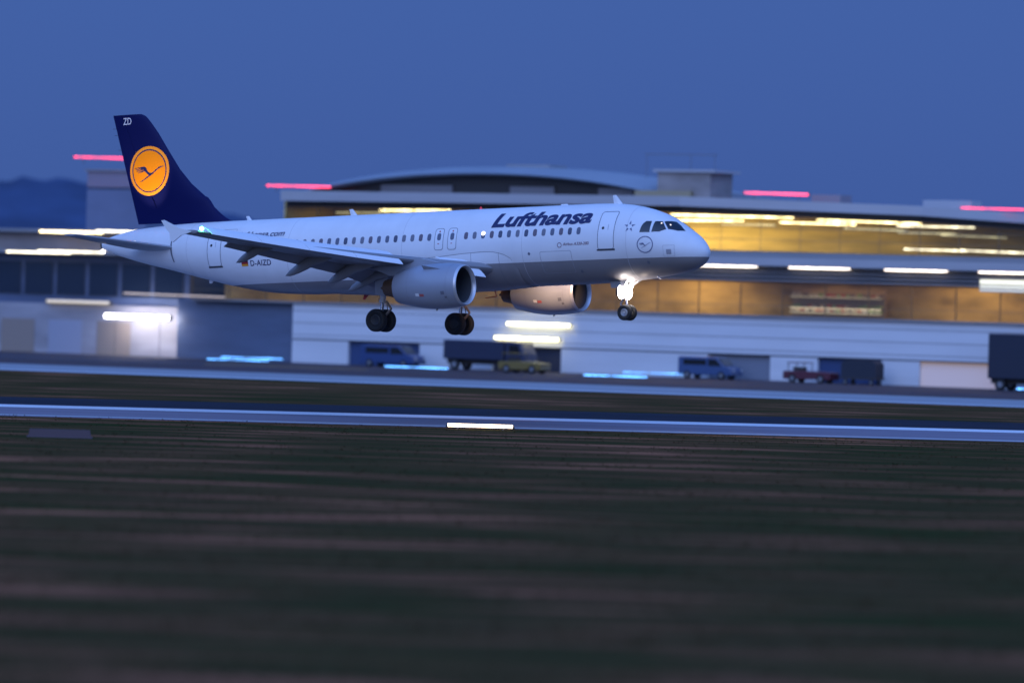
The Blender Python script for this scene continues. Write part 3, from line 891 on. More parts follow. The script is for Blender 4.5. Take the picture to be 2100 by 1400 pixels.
def pchip(pts):
    x = np.array([p[0] for p in pts]); y = np.array([p[1] for p in pts])
    h = np.diff(x); d = np.diff(y) / h
    m = np.zeros(len(x))
    m[0], m[-1] = d[0], d[-1]
    for i in range(1, len(x) - 1):
        if d[i - 1] * d[i] > 0:
            w1, w2 = 2 * h[i] + h[i - 1], h[i] + 2 * h[i - 1]
            m[i] = (w1 + w2) / (w1 / d[i - 1] + w2 / d[i])
    def ev(t):
        i = int(min(max(np.searchsorted(x, t) - 1, 0), len(h) - 1))
        u = (min(max(t, x[0]), x[-1]) - x[i]) / h[i]
        return ((1 + 2 * u) * (1 - u) ** 2 * y[i] + u * (1 - u) ** 2 * h[i] * m[i] + u * u * (3 - 2 * u) * y[i + 1] + u * u * (u - 1) * h[i] * m[i + 1])
    return ev
fT, fB, fW = pchip(FT), pchip(FB), pchip(FW)
def sec(s):
    t, b = fT(s), fB(s)
    return (t + b) / 2, (t - b) / 2, fW(s)
def fus(s, th, off=0.0):
    zc, h, w = sec(s)
    return Lc(s, (w + off) * math.cos(th), zc + (h + off) * math.sin(th))
def fus_z(s, z, off=0.0):
    zc, h, w = sec(s)
    return fus(s, math.asin(max(-1, min(1, (z - zc) / h))), off)

st = [.2702, .28, .30, .34, .40, .50, .65, .82, 1.0, 1.25, 1.5, 1.75, 2.0, 2.3, 2.6, 3.0, 3.4, 4.0, 4.5, 5.1, 5.7, 6.3, 7] + [7 + .75 * i for i in range(1, 24)] + [25.5, 26.5, 27.5, 28.4, 29.4, 30.4, 31.4, 32.4, 33.4, 34.4, 35.2, 36, 36.6, 37.0, 37.45]
NR = 72
fm = MB().loft([[fus(s, 2 * math.pi * k / NR) for k in range(NR)] for s in st])
fuselage = fm.build("fuselage", PAINT, plane, smooth=True, angle=50)

def conform(verts, faces, mapper, name, material, parent, ds=.25, dt=.10):
    """flat outline (two coordinates) cut into small pieces and laid on a curved skin"""
    bm = bmesh.new()
    vs = [bm.verts.new((v[0], v[1], 0)) for v in verts]
    for f in faces:
        try: bm.faces.new([vs[i] for i in f])
        except ValueError: pass
    xs = [v[0] for v in verts]; ys = [v[1] for v in verts]
    bmesh.ops.triangulate(bm, faces=[f for f in bm.faces if len(f.verts) > 4])
    for lo, hi, step, no in ((min(xs), max(xs), ds, (1, 0, 0)), (min(ys), max(ys), dt, (0, 1, 0))):
        n = int((hi - lo) / step)
        for i in range(1, n + 1):
            c = lo + (hi - lo) * i / (n + 1)
            bmesh.ops.bisect_plane(bm, geom=bm.verts[:] + bm.edges[:] + bm.faces[:], plane_co=(c if no[0] else 0, c if no[1] else 0, 0), plane_no=no)
    for v in bm.verts:
        v.co = mapper(v.co.x, v.co.y)
    me = bpy.data.meshes.new(name)
    bm.to_mesh(me); bm.free()
    me.materials.append(material)
    o = bpy.data.objects.new(name, me)
    COL.objects.link(o)
    o.parent = parent
    return o
def rrect(cx, cy, w, h, r, n=5, shear=0.0):
    pts = []
    for qx, qy, a0 in ((1, 1, 0), (-1, 1, 90), (-1, -1, 180), (1, -1, 270)):
        for k in range(n + 1):
            a = R(a0 + 90 * k / n)
            x, y = qx * (w / 2 - r) + r * math.cos(a), qy * (h / 2 - r) + r * math.sin(a)
            pts.append((cx + x + shear * y, cy + y))
    return pts
def disc(cx, cy, rx, ry=None, n=28):
    ry = ry or rx
    return [(cx + rx * math.cos(2 * math.pi * k / n), cy + ry * math.sin(2 * math.pi * k / n)) for k in range(n)]
def poly(pts): return pts, [tuple(range(len(pts)))]
def ring(a, b):
    n = len(a)
    return a + b, [(i, (i + 1) % n, n + (i + 1) % n, n + i) for i in range(n)]
def skin(off): return lambda s, z: fus_z(s, z, off)
def on_skin(shape, off, name, material, parent, ds=.25, dt=.10):
    return conform(shape[0], shape[1], skin(off), name, material, parent, ds, dt)
def text_shape(body, bold=0.0, shear=0.0, spacing=1.0):
    cu = bpy.data.curves.new("lettering", 'FONT')
    cu.body, cu.offset, cu.shear, cu.space_character = body, bold, shear, spacing
    cu.resolution_u = 5
    o = bpy.data.objects.new("lettering", cu)
    COL.objects.link(o)
    dg = bpy.context.evaluated_depsgraph_get()
    me = bpy.data.meshes.new_from_object(o.evaluated_get(dg))
    vs = [(v.co.x, v.co.y) for v in me.vertices]
    fs = [tuple(p.vertices) for p in me.polygons]
    bpy.data.objects.remove(o); bpy.data.meshes.remove(me); bpy.data.curves.remove(cu)
    x0, x1 = min(v[0] for v in vs), max(v[0] for v in vs)
    return vs, fs, x0, x1
def text_skin(body, s_left, s_right, z0, height, name, material, parent, bold=0.0, shear=0.0, off=.012, spacing=1.0):
    """lettering laid on the starboard skin; reads from the tail side towards the nose. height = capital height"""
    vs, fs, x0, x1 = text_shape(body, bold, shear, spacing)
    kx, ky = (s_left - s_right) / (x1 - x0), height / 0.73
    def mp(x, y):
        s = s_left - (x - x0) * kx
        zc, h, w = sec(s)
        th = math.asin((z0 - zc) / h) + y * ky / ((h + w) / 2)
        return fus(s, th, off)
    return conform(vs, fs, mp, name, material, parent, .12, .10)

# ---- crane emblem
CRANE = [
    [(-.47, -.40), (-.40, -.40), (.05, -.185), (.20, -.10), (.44, .07), (.56, .125), (.76, .20), (.60, .185), (.50, .165), (.40, .10), (.18, -.045), (.08, -.075), (-.02, -.155), (-.22, -.27)],
    [(.08, -.075), (-.04, -.02), (-.10, .06), (-.15, .15), (-.22, .205), (-.40, .20), (-.40, .165), (-.30, .12), (-.26, .06), (-.20, -.01), (-.10, -.09), (-.02, -.155)],
    [(-.38, .20), (-.76, .15), (-.74, .135), (-.38, .165)],
    [(-.36, .165), (-.70, .09), (-.68, .075), (-.31, .125)],
    [(-.32, .12), (-.66, .03), (-.64, .015), (-.27, .075)],
    [(-.27, .065), (-.58, -.035), (-.56, -.05), (-.22, .02)],
]
def crane_shape(cx, cz, r):
    vs, fs = [], []
    for pl_ in CRANE:
        fs.append(tuple(range(len(vs), len(vs) + len(pl_))))
        vs += [(cx - x * r, cz + y * r) for x, y in pl_]
    return vs, fs

# ---- cabin windows
wshape = lambda s: poly(rrect(s, .655, .225, .37, .10, 4))
for i in range(14):
    s = 6.69 + .512 * i
    on_skin(wshape(s), .006, "cabin_window", CABINS[(i * 5 + i // 2) % 4], fuselage)
    if i == 11:
        on_skin(poly(rrect(s, .735, .22, .20, .095, 4)), .010, "cabin_window", glow("lit_cabin", (1.0, 0.88, 0.78), 3.5), fuselage)["label"] = "one cabin window lit white"
for i in range(24):
    on_skin(wshape(15.56 + .512 * i), .006, "cabin_window", CABINS[(i * 7 + i // 3) % 4], fuselage)

# ---- overwing exits
for s in (14.96, 14.17):
    ex = on_skin(poly(rrect(s, .53, .50, 1.08, .12)), .005, "emergency_exit", WHITE, plane)
    on_skin(ring(rrect(s, .53, .535, 1.115, .14), rrect(s, .53, .485, 1.065, .12)), .009, "exit_outline", SEAM, ex)
    on_skin(wshape(s), .010, "exit_window", CABIN, ex)
    on_skin(poly(disc(s, .93, .045, n=10)), .010, "exit_handle", REDM, ex)
    on_skin(poly(rrect(s + .02, .30, .10, .035, .01, 2)), .010, "exit_marking", REDM, ex)
# ---- passenger doors
for s, z0, z1 in ((5.12, -.30, 1.56), (29.05, -.34, 1.38)):
    cz, hh = (z0 + z1) / 2, z1 - z0
    d = on_skin(poly(rrect(s, cz, .86, hh, .10)), .006, "passenger_door", WHITE, plane)
    on_skin(ring(rrect(s, cz, .92, hh + .06, .13), rrect(s, cz, .86, hh, .10)), .010, "door_outline", SEAM, d)
    on_skin(poly(rrect(s, z0 - .05, 1.02, .085, .035)), .014, "door_sill", mat("sill_dark", (0.05, 0.055, 0.07), 0.5), d)
    on_skin(poly(disc(s + .18, .74, .075, n=14)), .012, "door_window", COCK, d)
    on_skin(poly(rrect(s - .10, .78, .035, .30, .015, 2)), .010, "door_handle", mat("handle_grey", (0.45, 0.46, 0.5), 0.4), d)
# cargo door and service panel seams
cd = on_skin(poly(rrect(8.05, -.86, 1.8, 1.05, .08)), .003, "cargo_door", PAINT, plane)
on_skin(ring(rrect(8.05, -.86, 1.84, 1.09, .09), rrect(8.05, -.86, 1.80, 1.05, .08)), .006, "door_outline", mat("soft_seam", (0.30, 0.31, 0.35), .6), cd)
on_skin(ring(rrect(28.3, 1.45, 1.0, .24, .03, 2), rrect(28.3, 1.45, .97, .21, .02, 2)), .006, "panel_outline", MATS["soft_seam"], fuselage)
for s in (4.0, 10.0, 17.2, 24.3, 31.0):       # skin joints round the barrel
    MB().loft([[fus(s + e, 2 * math.pi * k / 64, .003) for e in (-.010, .010)] for k in range(65)], cap=False, closed=False).build("skin_joint", mat("joint_grey", (0.50, 0.50, 0.52), .5), fuselage)

# ---- lettering and marks on the side
text_skin("Lufthansa", 11.93, 6.06, 1.05, .93, "lettering", NAVYT, fuselage, bold=.036, shear=.24, spacing=1.0)
text_skin("lufthansa.com", 27.50, 24.63, 1.09, .36, "lettering", NAVYT, fuselage, bold=.015, shear=.24)
text_skin("D-AIZD", 26.64, 25.32, -.42, .31, "registration", NAVYT, fuselage, bold=.008, spacing=1.05)
text_skin("Airbus A320-200", 7.58, 6.07, -.06, .15, "lettering", mat("red_grey_lettering", (0.16, 0.06, 0.10), 0.5), fuselage, bold=.006, shear=.2)
on_skin(ring(disc(7.78, -.03, .13, n=18), disc(7.78, -.03, .10, n=18)), .010, "round_mark", MATS["red_grey_lettering"], fuselage)
for k, c in enumerate(((0.006, 0.006, 0.010), (0.30, 0.012, 0.015), (0.70, 0.28, 0.01))):
    z1 = -.11 - k * .105
    on_skin(poly([(27.23, z1 - .105), (26.80, z1 - .105), (26.80, z1), (27.23, z1)]), .010, "flag_stripe", mat("flag_%s" % ("black", "red", "gold")[k], c, .5), fuselage)
# crane roundel below the cockpit and the five-armed star beside it
on_skin(ring(disc(2.98, -.16, .42, .42, 40), disc(2.98, -.16, .375, .375, 40)), .012, "roundel_ring", mat("roundel_grey", (0.10, 0.12, 0.22), 0.5), fuselage, .1, .1)
cs = crane_shape(2.98, -.16, .42)
on_skin(cs, .012, "crane_mark", MATS["roundel_grey"], fuselage, .1, .1)
sv, sf = [], []
for k in range(5):
    a = math.pi / 2 + 2 * math.pi * k / 5
    def pp(r, da): return (3.86 - r * math.cos(a + da), .77 + r * math.sin(a + da))
    i = len(sv)
    sv += [pp(.30, 0.0), pp(.13, .42), pp(.13, -.42)]
    sf.append((i, i + 1, i + 2))
on_skin((sv, sf), .012, "star_mark", MATS["roundel_grey"], fuselage, .1, .1)
on_skin(poly(rrect(1.80, -.55, .24, .24, .02, 2)), .010, "static_port_plate", mat("plate_grey", (0.30, 0.30, 0.34), .5), fuselage, .1, .1)
on_skin(ring(rrect(1.80, -.50, .55, .55, .02, 2), rrect(1.80, -.50, .53, .53, .02, 2)), .008, "plate_outline", MATS["soft_seam"], fuselage, .1, .1)
for s, z in ((2.95, -1.04), (6.8, -1.36), (9.6, -.40)):
    on_skin(poly(disc(s, z, .075, n=12)), .008, "drain_port", SEAM, fuselage)
# dark gap where the tailplane trims
on_skin(poly([(32.02, -.02), (32.10, -.02), (32.18, .7), (32.12, 1.2), (32.05, 1.2), (32.06, .7)]), .008, "trim_slot", SEAM, fuselage)

# ---- cockpit windows (station, angle round the section in degrees), mirrored to the other side
def ang_patch(pts, off, name, material, parent, side=1):
    return conform([(a, b) for a, b in pts], [tuple(range(len(pts)))], lambda s, t: (lambda q: (q[0], q[1] * side, q[2]))(fus(s, R(t), off)), name, material, parent, .12, 5)
PANES = [("cockpit_window", [(3.30, 17.6), (3.26, 28), (3.20, 35), (3.09, 41.3), (2.83, 44.4), (2.79, 21.0)]),
         ("cockpit_window", [(2.70, 22.5), (2.68, 46.6), (2.36, 53.5), (2.04, 38.5), (2.31, 27.5)]),
         ("windscreen", [(2.29, 55.0), (1.90, 76.5), (1.62, 74.0), (1.30, 64.2), (1.56, 50.0), (1.96, 41.0)])]
for side in (1, -1):
    for nme, pts in PANES:
        p_ = ang_patch(pts, .012, nme, COCK, plane, side)
# cockpit glow on the far pane
ang_patch([(2.02, 54), (1.99, 57), (1.93, 56), (1.94, 52)], .018, "cockpit_lamp", glow("cockpit_lamp", (1.0, 0.75, 0.35), 1.2), plane)
ang_patch([(2.40, 47), (2.36, 50), (2.31, 48), (2.36, 45)], .018, "cockpit_lamp", MATS["cockpit_lamp"], plane)

# ---- belly fairing
zt_ev = pchip([(10.42, -1.15), (10.55, -.80), (10.8, -.55), (11.2, -.36), (12.0, -.22), (13.5, -.27), (15.0, -.38), (18.0, -.5), (20.0, -.95), (22.2, -1.66)])
bul_ev = pchip([(10.42, .012), (11.0, .05), (12.5, .14), (16, .20), (19, .18), (21, .08), (22.2, .012)])
bfr = []
for i in range(37):
    s = 10.42 + (22.2 - 10.42) * i / 36
    zc, h, w = sec(s)
    t0 = math.asin(max(-1, min(1, (zt_ev(s) - zc) / h)))
    b = bul_ev(s)
    rg = []
    for k in range(33):
        t = t0 + (-math.pi - 2 * t0) * k / 32
        e = .014 + b * min(1, math.sin(math.pi * k / 32) * 2.4)
        q = fus(s, t, e)
        rg.append((q[0], q[1], max(q[2], ZB - 2.13)))
    bfr.append(rg)
bf = MB().loft(bfr, cap=False, closed=False)
fairing = bf.build("belly_fairing", PAINT, plane, smooth=True, angle=60)
MB().loft([[Vector(a), Vector(a) + Vector((0, -.012, .022))] for a in [bfr[i][0] for i in range(20)]], cap=False, closed=False).build("fairing_edge", SEAM, fairing)
for i in (3, 8):
    MB().loft([[Vector(q) + Vector((e, 0, 0)) + (Vector(q) - Vector(Lc(17 - q[0], 0, 0))).normalized() * .004 for e in (-.009, .009)] for q in bfr[i]], cap=False, closed=False).build("skin_joint", SEAM, fairing)

# ---- aerials and small things on the barrel
def blade(name, s, z, hgt, c0, c1, lean, material, up=1):
    o = MB().loft([[Lc(s - c0 / 2, -.03, z), Lc(s, -.05, z), Lc(s + c0 / 2, 0, z), Lc(s, .05, z), Lc(s - c0 / 2, .03, z)],
                   [Lc(s + lean - c1 / 2, -.012, z + hgt * up), Lc(s + lean, -.015, z + hgt * up), Lc(s + lean + c1 / 2, 0, z + hgt * up), Lc(s + lean, .015, z + hgt * up), Lc(s + lean - c1 / 2, .012, z + hgt * up)]]).build(name, material, plane)
    return o
blade("antenna", 5.45, 2.03, .46, .50, .20, .22, WHITE)
blade("antenna", 21.35, 2.06, .36, .42, .22, .20, WHITE)
blade("antenna", 27.95, 2.06, .26, .30, .20, .14, WHITE)
blade("antenna", 20.55, -1.90, .42, .42, .14, .26, REDM, -1)
blade("antenna", 30.45, -1.00, .16, .30, .18, .05, WHITE, -1)
blade("antenna", 8.6, 2.06, .10, .55, .35, .02, WHITE)
MB().lathe([(-.10, .06), (-.02, .085), (.06, .06), (.12, .01)], 'z', Lc(13.6, 0, 2.12), 16, True).build("beacon", mat("red_lens", (0.35, 0.01, 0.02), .2, emit=(1, .05, .05), estr=.25), plane, True)
MB().tube(Lc(3.0, .45, -1.70), Lc(2.75, .47, -1.86), .03, .02).build("probe", CHROME, plane)
dm = MB()
a0, a1, a2, a3 = Lc(13.25, .3, -2.10), Lc(12.62, .3, -2.10), Lc(12.55, .3, -2.42), Lc(13.2, .3, -2.48)
dm.tube(a1, a2, .025, n=8).tube(a2, a3, .025, n=8)
dm.build("drain_mast", mat("orange_red_pipe", (0.55, 0.08, 0.03), .5), plane)
# tail cone outlet and tail light
MB().lathe([(-.02, .20), (.10, .25), (.16, .17), (.02, .15)], 'x', (17 - 37.55, 0, ZB + 1.12), 24).build("exhaust_outlet", DARKM, plane, True)
MB().lathe([(-.13, .02), (-.07, .12), (.06, .13)], 'x', (17 - 37.52, -.02, ZB + .78), 16, True).build("tail_light", glow("tail_lamp", (1.0, 0.90, 0.80), 8.0), plane, True)

# ---- fin
FLE = pchip([(1.6, 28.2), (1.95, 28.75), (2.14, 29.15), (2.35, 29.55), (2.60, 29.88), (2.90, 30.22), (3.42, 30.62), (3.50, 30.80), (7.75, 34.42), (7.95, 34.62), (8.08, 34.92)])
def fte(z): return 35.10 + (z - 1.9) * (36.78 - 35.10) / (8.1 - 1.9)
def foil_t(x): return 5 * (.2969 * math.sqrt(max(x, 0)) - .1260 * x - .3516 * x * x + .2843 * x ** 3 - .1036 * x ** 4)
def fin_half(s, z):
    le, te = FLE(z), fte(z)
    c = te - le
    x = min(1, max(0, (s - le) / c))
    return foil_t(x) * .105 * min(c, 4.6) + .004
def fin_rings(x0, x1, zs, n=14):
    rg = []
    for z in zs:
        le, te = FLE(z), fte(z)
        ss = [le + (te - le) * (x0 + (x1 - x0) * (1 - math.cos(math.pi * k / n)) / 2) for k in range(n + 1)]
        rg.append([Lc(s, fin_half(s, z), z) for s in ss] + [Lc(s, -fin_half(s, z), z) for s in reversed(ss)])
    return rg
zs = [1.62, 1.9, 2.1, 2.3, 2.6, 2.9, 3.2, 3.42, 3.5, 4.2, 5, 6, 7, 7.6, 7.78, 7.95, 8.07]
fin = MB().loft(fin_rings(0, .70, zs)).build("tail_fin", NAVY, plane, smooth=True, angle=40)
MB().loft(fin_rings(.704, 1, [2.15, 3, 4, 5, 6, 7, 7.7, 8.07])).build("rudder", NAVY, fin, smooth=True, angle=40)
def on_fin(shape, off, name, material, ds=.2, dt=.2):
    return conform(shape[0], shape[1], lambda s, z: Lc(s, fin_half(s, z) + off, z), name, material, fin, ds, dt)
ECX, ECZ, ER = 34.33, 4.985, 1.33
on_fin(poly(disc(ECX, ECZ, ER, n=56)), .008, "emblem_disc", ORANGE2)
on_fin(ring(disc(ECX, ECZ, ER * .875, n=56), disc(ECX, ECZ, ER * .825, n=56)), .014, "emblem_ring", NAVYT)
on_fin(poly(disc(ECX, ECZ, ER * .825, n=56)), .012, "emblem_centre", ORANGE)
on_fin(crane_shape(ECX, ECZ - .03, ER), .017, "emblem_crane", NAVYT)
vs, fs, x0, x1 = text_shape("ZD", bold=.01)
k_ = .56 / (x1 - x0)
conform([(36.06 - (x - x0) * k_, 7.54 + y * .38 / .73) for x, y in vs], fs, lambda s, z: Lc(s, fin_half(s, z) + .010, z), "lettering", mat("pale_lettering", (0.62, 0.63, 0.66), .5), fin)
for i, z in enumerate((7.0, 7.35, 6.2)):
    MB().tube(Lc(fte(z) - .02, 0, z), Lc(fte(z) + .22, 0, z), .010, n=5).build("static_wick", DARKM, fin)

# ---- wings
def airfoil(n=12, xmax=1.0, thick=.12, camber=.012):
    up, lo = [], []
    for k in range(n + 1):
        x = xmax * (1 - math.cos(math.pi * k / n / (1.0 if xmax == 1 else 1.0))) / 2
        t = foil_t(x) * thick
        c = camber * (1 - (2 * x - 1) ** 2)
        up.append((x, c + t)); lo.append((x, c - t))
    return list(reversed(up)) + lo[1:]
def wing_le(y): return 10.95 + .5 * y
def wing_te(y): return 18.40 if y < 6.4 else 18.40 + (y - 6.4) * (20.95 - 18.40) / (17.0 - 6.4)
def wing_z(y): return -1.05 + .095 * (y - 2) + .0010 * (y - 2) ** 2
def wing_ch(y): return wing_te(y) - wing_le(y)
def wing_tw(y): return R(3.2 - 3.4 * min(1, max(0, (y - 2) / 15)))
def wing_pt(y, x, dz, side):
    """x = chord fraction, dz = height above chord in chord lengths"""
    c = wing_ch(y); a = wing_tw(y)
    xx, zz = (x - .35) * c, dz * c
    return Lc(wing_le(y) + .35 * c + xx * math.cos(a) + zz * math.sin(a), y * side, wing_z(y) - xx * math.sin(a) + zz * math.cos(a))
def wing_th(y): return .122 - .018 * min(1, (y - 1) / 16)
def make_wing(side):
    w = None
    def rg(y, xmax): return [tuple(Vector(wing_pt(y, x, z, side)) - Vector((0, 0, .10))) for x, z in airfoil(14, xmax, wing_th(y))]
    w = MB().loft([rg(y, .78) for y in (1.2, 2, 3, 4.5, 6.4, 8, 10, 12, 13.85)]).build("wing", WINGM, plane, smooth=True, angle=40)
    MB().loft([rg(y, .78) for y in (13.86, 15, 16, 16.7)] + [rg(16.98, .76)]).build("outer_panel", WINGM, w, smooth=True, angle=40)
    def te_piece(name, y0, y1, x0, fc, defl, drop, material, n=6, back=0.0):
        rings = []
        for i in range(n + 1):
            y = y0 + (y1 - y0) * i / n
            c = wing_ch(y); a = wing_tw(y) + R(defl)
            o = Vector(wing_pt(y, x0 + back, -drop, side))
            rr_ = []
            for x, z in airfoil(8, 1.0, .16, .02):
                xx, zz = x * fc * c, z * fc * c
                rr_.append(tuple(o + Vector((-(xx * math.cos(a) + zz * math.sin(a)), 0, -xx * math.sin(a) + zz * math.cos(a)))))
            rings.append(rr_)
        return MB().loft(rings).build(name, material, w, smooth=True, angle=45)
    te_piece("flap", 2.15, 6.30, .775, .215, 29, .024, FLAPM)
    te_piece("flap", 6.50, 13.80, .772, .235, 28, .020, FLAPM)
    te_piece("aileron", 13.95, 16.65, .775, .225, 6, -.004, WINGM)
    # spoiler panels cover the top of the flap slot
    MB().loft([[tuple(Vector(wing_pt(y, x, z, side)) - Vector((0, 0, .13))) for x, z in ((.775, .045), (.775, .030), (.90, .008), (.90, .014))] for y in (2.2, 6.4, 10, 13.8)]).build("spoiler", WINGM, w)
    # slats, drooped ahead of the leading edge
    SL = [(0, -.02), (.04, .09), (.16, .21), (.42, .31), (.75, .36), (1.0, .36), (.98, .33), (.70, .30), (.45, .20), (.27, .06), (.14, -.03), (.06, -.06)]
    def slat(y0, y1):
        rings = []
        for i in range(5):
            y = y0 + (y1 - y0) * i / 4
            c = wing_ch(y)
            k = .16 * c + .26
            a = R(24)
            o = Vector(wing_pt(y, -.035, -.040, side)) + Vector((.10, 0, .13))
            rings.append([tuple(o + Vector((-(x * k * math.cos(a) + z * k * math.sin(a)), 0, (-(1 - x) * k * math.sin(a) * 0 + (x - 1) * k * math.sin(a) + z * k * math.cos(a)) ))) for x, z in SL])
        return MB().loft(rings).build("slat", SLATM, w, smooth=True, angle=50)
    slat(2.45, 4.05)
    for a, b in ((6.75, 9.10), (9.13, 11.5), (11.53, 13.9), (13.93, 16.4)):
        slat(a, b)
    # flap track fairings
    def canoe(y, x0, length, wd, ht, droop):
        base = Vector(wing_pt(y, x0, -.055, side))
        rings = []
        N = 12
        for i in range(N + 1):
            t = i / N
            e = math.sin(math.pi * min(1, max(0, t)) ** 1.0) ** .55 if 0 < t < 1 else .02
            e = max(e, .03)
            dz = -ht * .55 * math.sin(min(1, t * 2.0) * math.pi / 2) - max(0, t - .42) * length * math.tan(R(droop)) + .10
            dy = 0
            rings.append([tuple(base + Vector((-t * length, math.cos(2 * math.pi * k / 14) * wd * e, dz + math.sin(2 * math.pi * k / 14) * ht * e))) for k in range(14)])
        return MB().loft(rings).build("flap_fairing", FLAPM, w, smooth=True, angle=60)
    canoe(12.2, .36, 2.45, .18, .26, 25)
    canoe(8.9, .36, 3.05, .20, .31, 24)
    canoe(6.5, .36, 3.1, .21, .33, 24)
    canoe(4.2, .55, 3.1, .20, .30, 24)
    # tip fence and navigation light
    fp_ = [(19.75, .50), (20.45, .68), (21.42, 1.13), (21.58, 1.11), (21.28, .66), (21.10, .50), (21.05, .12), (20.90, .02), (20.4, .34)]
    a_, b_ = 17.00, 17.07
    MB().loft([[Lc(s, y * side, z) for s, z in fp_] for y in (a_, b_)]).build("tip_fence", WHITE, w)
    nv = MB().lathe([(-.10, .02), (-.06, .08), (.02, .105), (.11, .07), (.16, .01)], 'y', (0, 0, 0), 14, True).build("navigation_light", glow("green_lens", (0.14, 1.0, 0.45), 22.0) if side > 0 else glow("red_lens_nav", (1.0, 0.12, 0.10), 14.0), w, True)
    nv.location = Lc(19.36, 16.80 * side, .64)
    lamp = bpy.data.lights.new("navigation_lamp", 'POINT')
    lamp.energy = 3; lamp.color = (0.1, 1, .45) if side > 0 else (1, .1, .08); lamp.shadow_soft_size = .1
    lo_ = bpy.data.objects.new("navigation_lamp", lamp); COL.objects.link(lo_); lo_.parent = plane
    lo_.location = Lc(19.2, 16.85 * side, .80)
    return w
wing_r = make_wing(1)
wing_l = make_wing(-1)

# ---- engines
def make_engine(side):
    ez, ey = -2.05, 5.75 * side
    org = (17.0, -ey, ZB + ez)
    def X(s): return -s
    out = [(11.42, .87), (11.20, .885), (11.06, .92), (11.00, .97)]
    nac = [(11.13, 1.035), (11.35, 1.085), (11.8, 1.13), (12.4, 1.155), (13.0, 1.145), (13.6, 1.08), (14.2, .97), (14.75, .84), (14.90, .80), (14.88, .77), (14.3, .80)]
    e = MB().lathe([(X(s), r) for s, r in [(11.131, 1.034)] + nac], 'x', org, 48).build("engine", NAC, plane, smooth=True, angle=60)
    MB().lathe([(X(s), r) for s, r in [(11.22, .884), (11.20, .885), (11.07, .92), (11.00, .972), (11.03, 1.005), (11.13, 1.035), (11.16, 1.040)]], 'x', org, 48).build("intake_lip", mat("lip_metal", (0.50, 0.51, 0.54), .38, metal=.45), e, smooth=True, angle=60)
    MB().lathe([(X(s), r) for s, r in [(11.221, .8845), (11.42, .87), (11.9, .865), (12.35, .87), (12.36, .02)]], 'x', org, 48).build("intake_duct", mat("duct_grey", (0.055, 0.058, 0.066), .45), e, smooth=True, angle=30)
    MB().lathe([(X(s), r) for s, r in [(11.78, .01), (11.85, .09), (12.05, .20), (12.3, .27)]], 'x', org, 24).build("spinner", DARKM, e, smooth=True)
    fb = MB()
    for k in range(30):
        a = 2 * math.pi * k / 30
        c, s_ = math.cos(a), math.sin(a)
        c2, s2 = math.cos(a + .10), math.sin(a + .10)
        c3, s3 = math.cos(a + .17), math.sin(a + .17)
        fb.add([(org[0] - 12.16, org[1] + c * .26, org[2] + s_ * .26), (org[0] - 12.30, org[1] + c3 * .26, org[2] + s3 * .26), (org[0] - 12.32, org[1] + c3 * .855, org[2] + s3 * .855), (org[0] - 12.14, org[1] + c2 * .855, org[2] + s2 * .855)], [(0, 1, 2, 3)])
    fb.build("fan", mat("fan_metal", (0.07, 0.07, 0.08), .4, metal=.6), e)
    MB().lathe([(X(s), r) for s, r in [(14.2, .66), (14.85, .60), (15.4, .47), (15.72, .40), (15.70, .37), (15.3, .36)]], 'x', org, 36).build("exhaust_nozzle", HOT, e, smooth=True, angle=50)
    MB().lathe([(X(s), r) for s, r in [(15.2, .30), (15.7, .22), (16.05, .04)]], 'x', org, 24, True).build("exhaust_plug", HOT, e, smooth=True)
    # pylon
    pts = [(11.75, -.95), (12.6, -.86), (13.6, -.62), (14.6, -.52), (17.0, -.85), (16.2, -1.15), (15.4, -1.45), (14.2, -1.45), (12.4, -1.15)]
    MB().loft([[Lc(s, ey + d * (1 if .01 < i < 8 else .6), z) for i, (s, z) in enumerate(pts)] for d in (-.19, .19)]).build("pylon", NAC, e)
    # strake, latches and markings on the cowl
    for sgn in ((1, -1)):
        MB().add([(org[0] - 12.0, org[1] + sgn * .80, org[2] + .82), (org[0] - 13.0, org[1] + sgn * .78, org[2] + .80), (org[0] - 13.0, org[1] + sgn * 1.0, org[2] + 1.02)], [(0, 1, 2)]).build("strake", NAC, e)
    def cowl(s, a, off):
        r = float(np.interp(s, [q[0] for q in nac[:9]], [q[1] for q in nac[:9]])) + off
        return (org[0] - s, org[1] - math.cos(a) * r, org[2] + math.sin(a) * r)
    def dec(s, a, w, h, m, name):
        return conform([(s - w / 2, a - h / 2), (s + w / 2, a - h / 2), (s + w / 2, a + h / 2), (s - w / 2, a + h / 2)], [(0, 1, 2, 3)], lambda x, y: cowl(x, y, .006), name, m, e, .1, .06)
    dec(13.25, -.42, .22, .14, WHITE, "placard")
    dec(12.98, -.44, .26, .12, mat("pale_red_marking", (0.42, 0.10, 0.10), .5), "placard")
    dec(11.75, -.36, .20, .16, SEAM, "vent")
    dec(11.62, -.58, .12, .10, SEAM, "vent")
    for s in (11.55, 13.9):
        conform([(s - .010, -3.3), (s + .010, -3.3), (s + .010, 3.0), (s - .010, 3.0)], [(0, 1, 2, 3)], lambda x, y: cowl(x, y, .004), "cowl_joint", mat("cowl_seam", (0.24, 0.25, 0.29), .5), e, .1, .12)
    MB().tube((org[0] - 12.7, org[1], org[2] - 1.13), (org[0] - 12.75, org[1], org[2] - 1.24), .05, .02).build("drain", DARKM, e)
    return e
make_engine(1)
make_engine(-1)

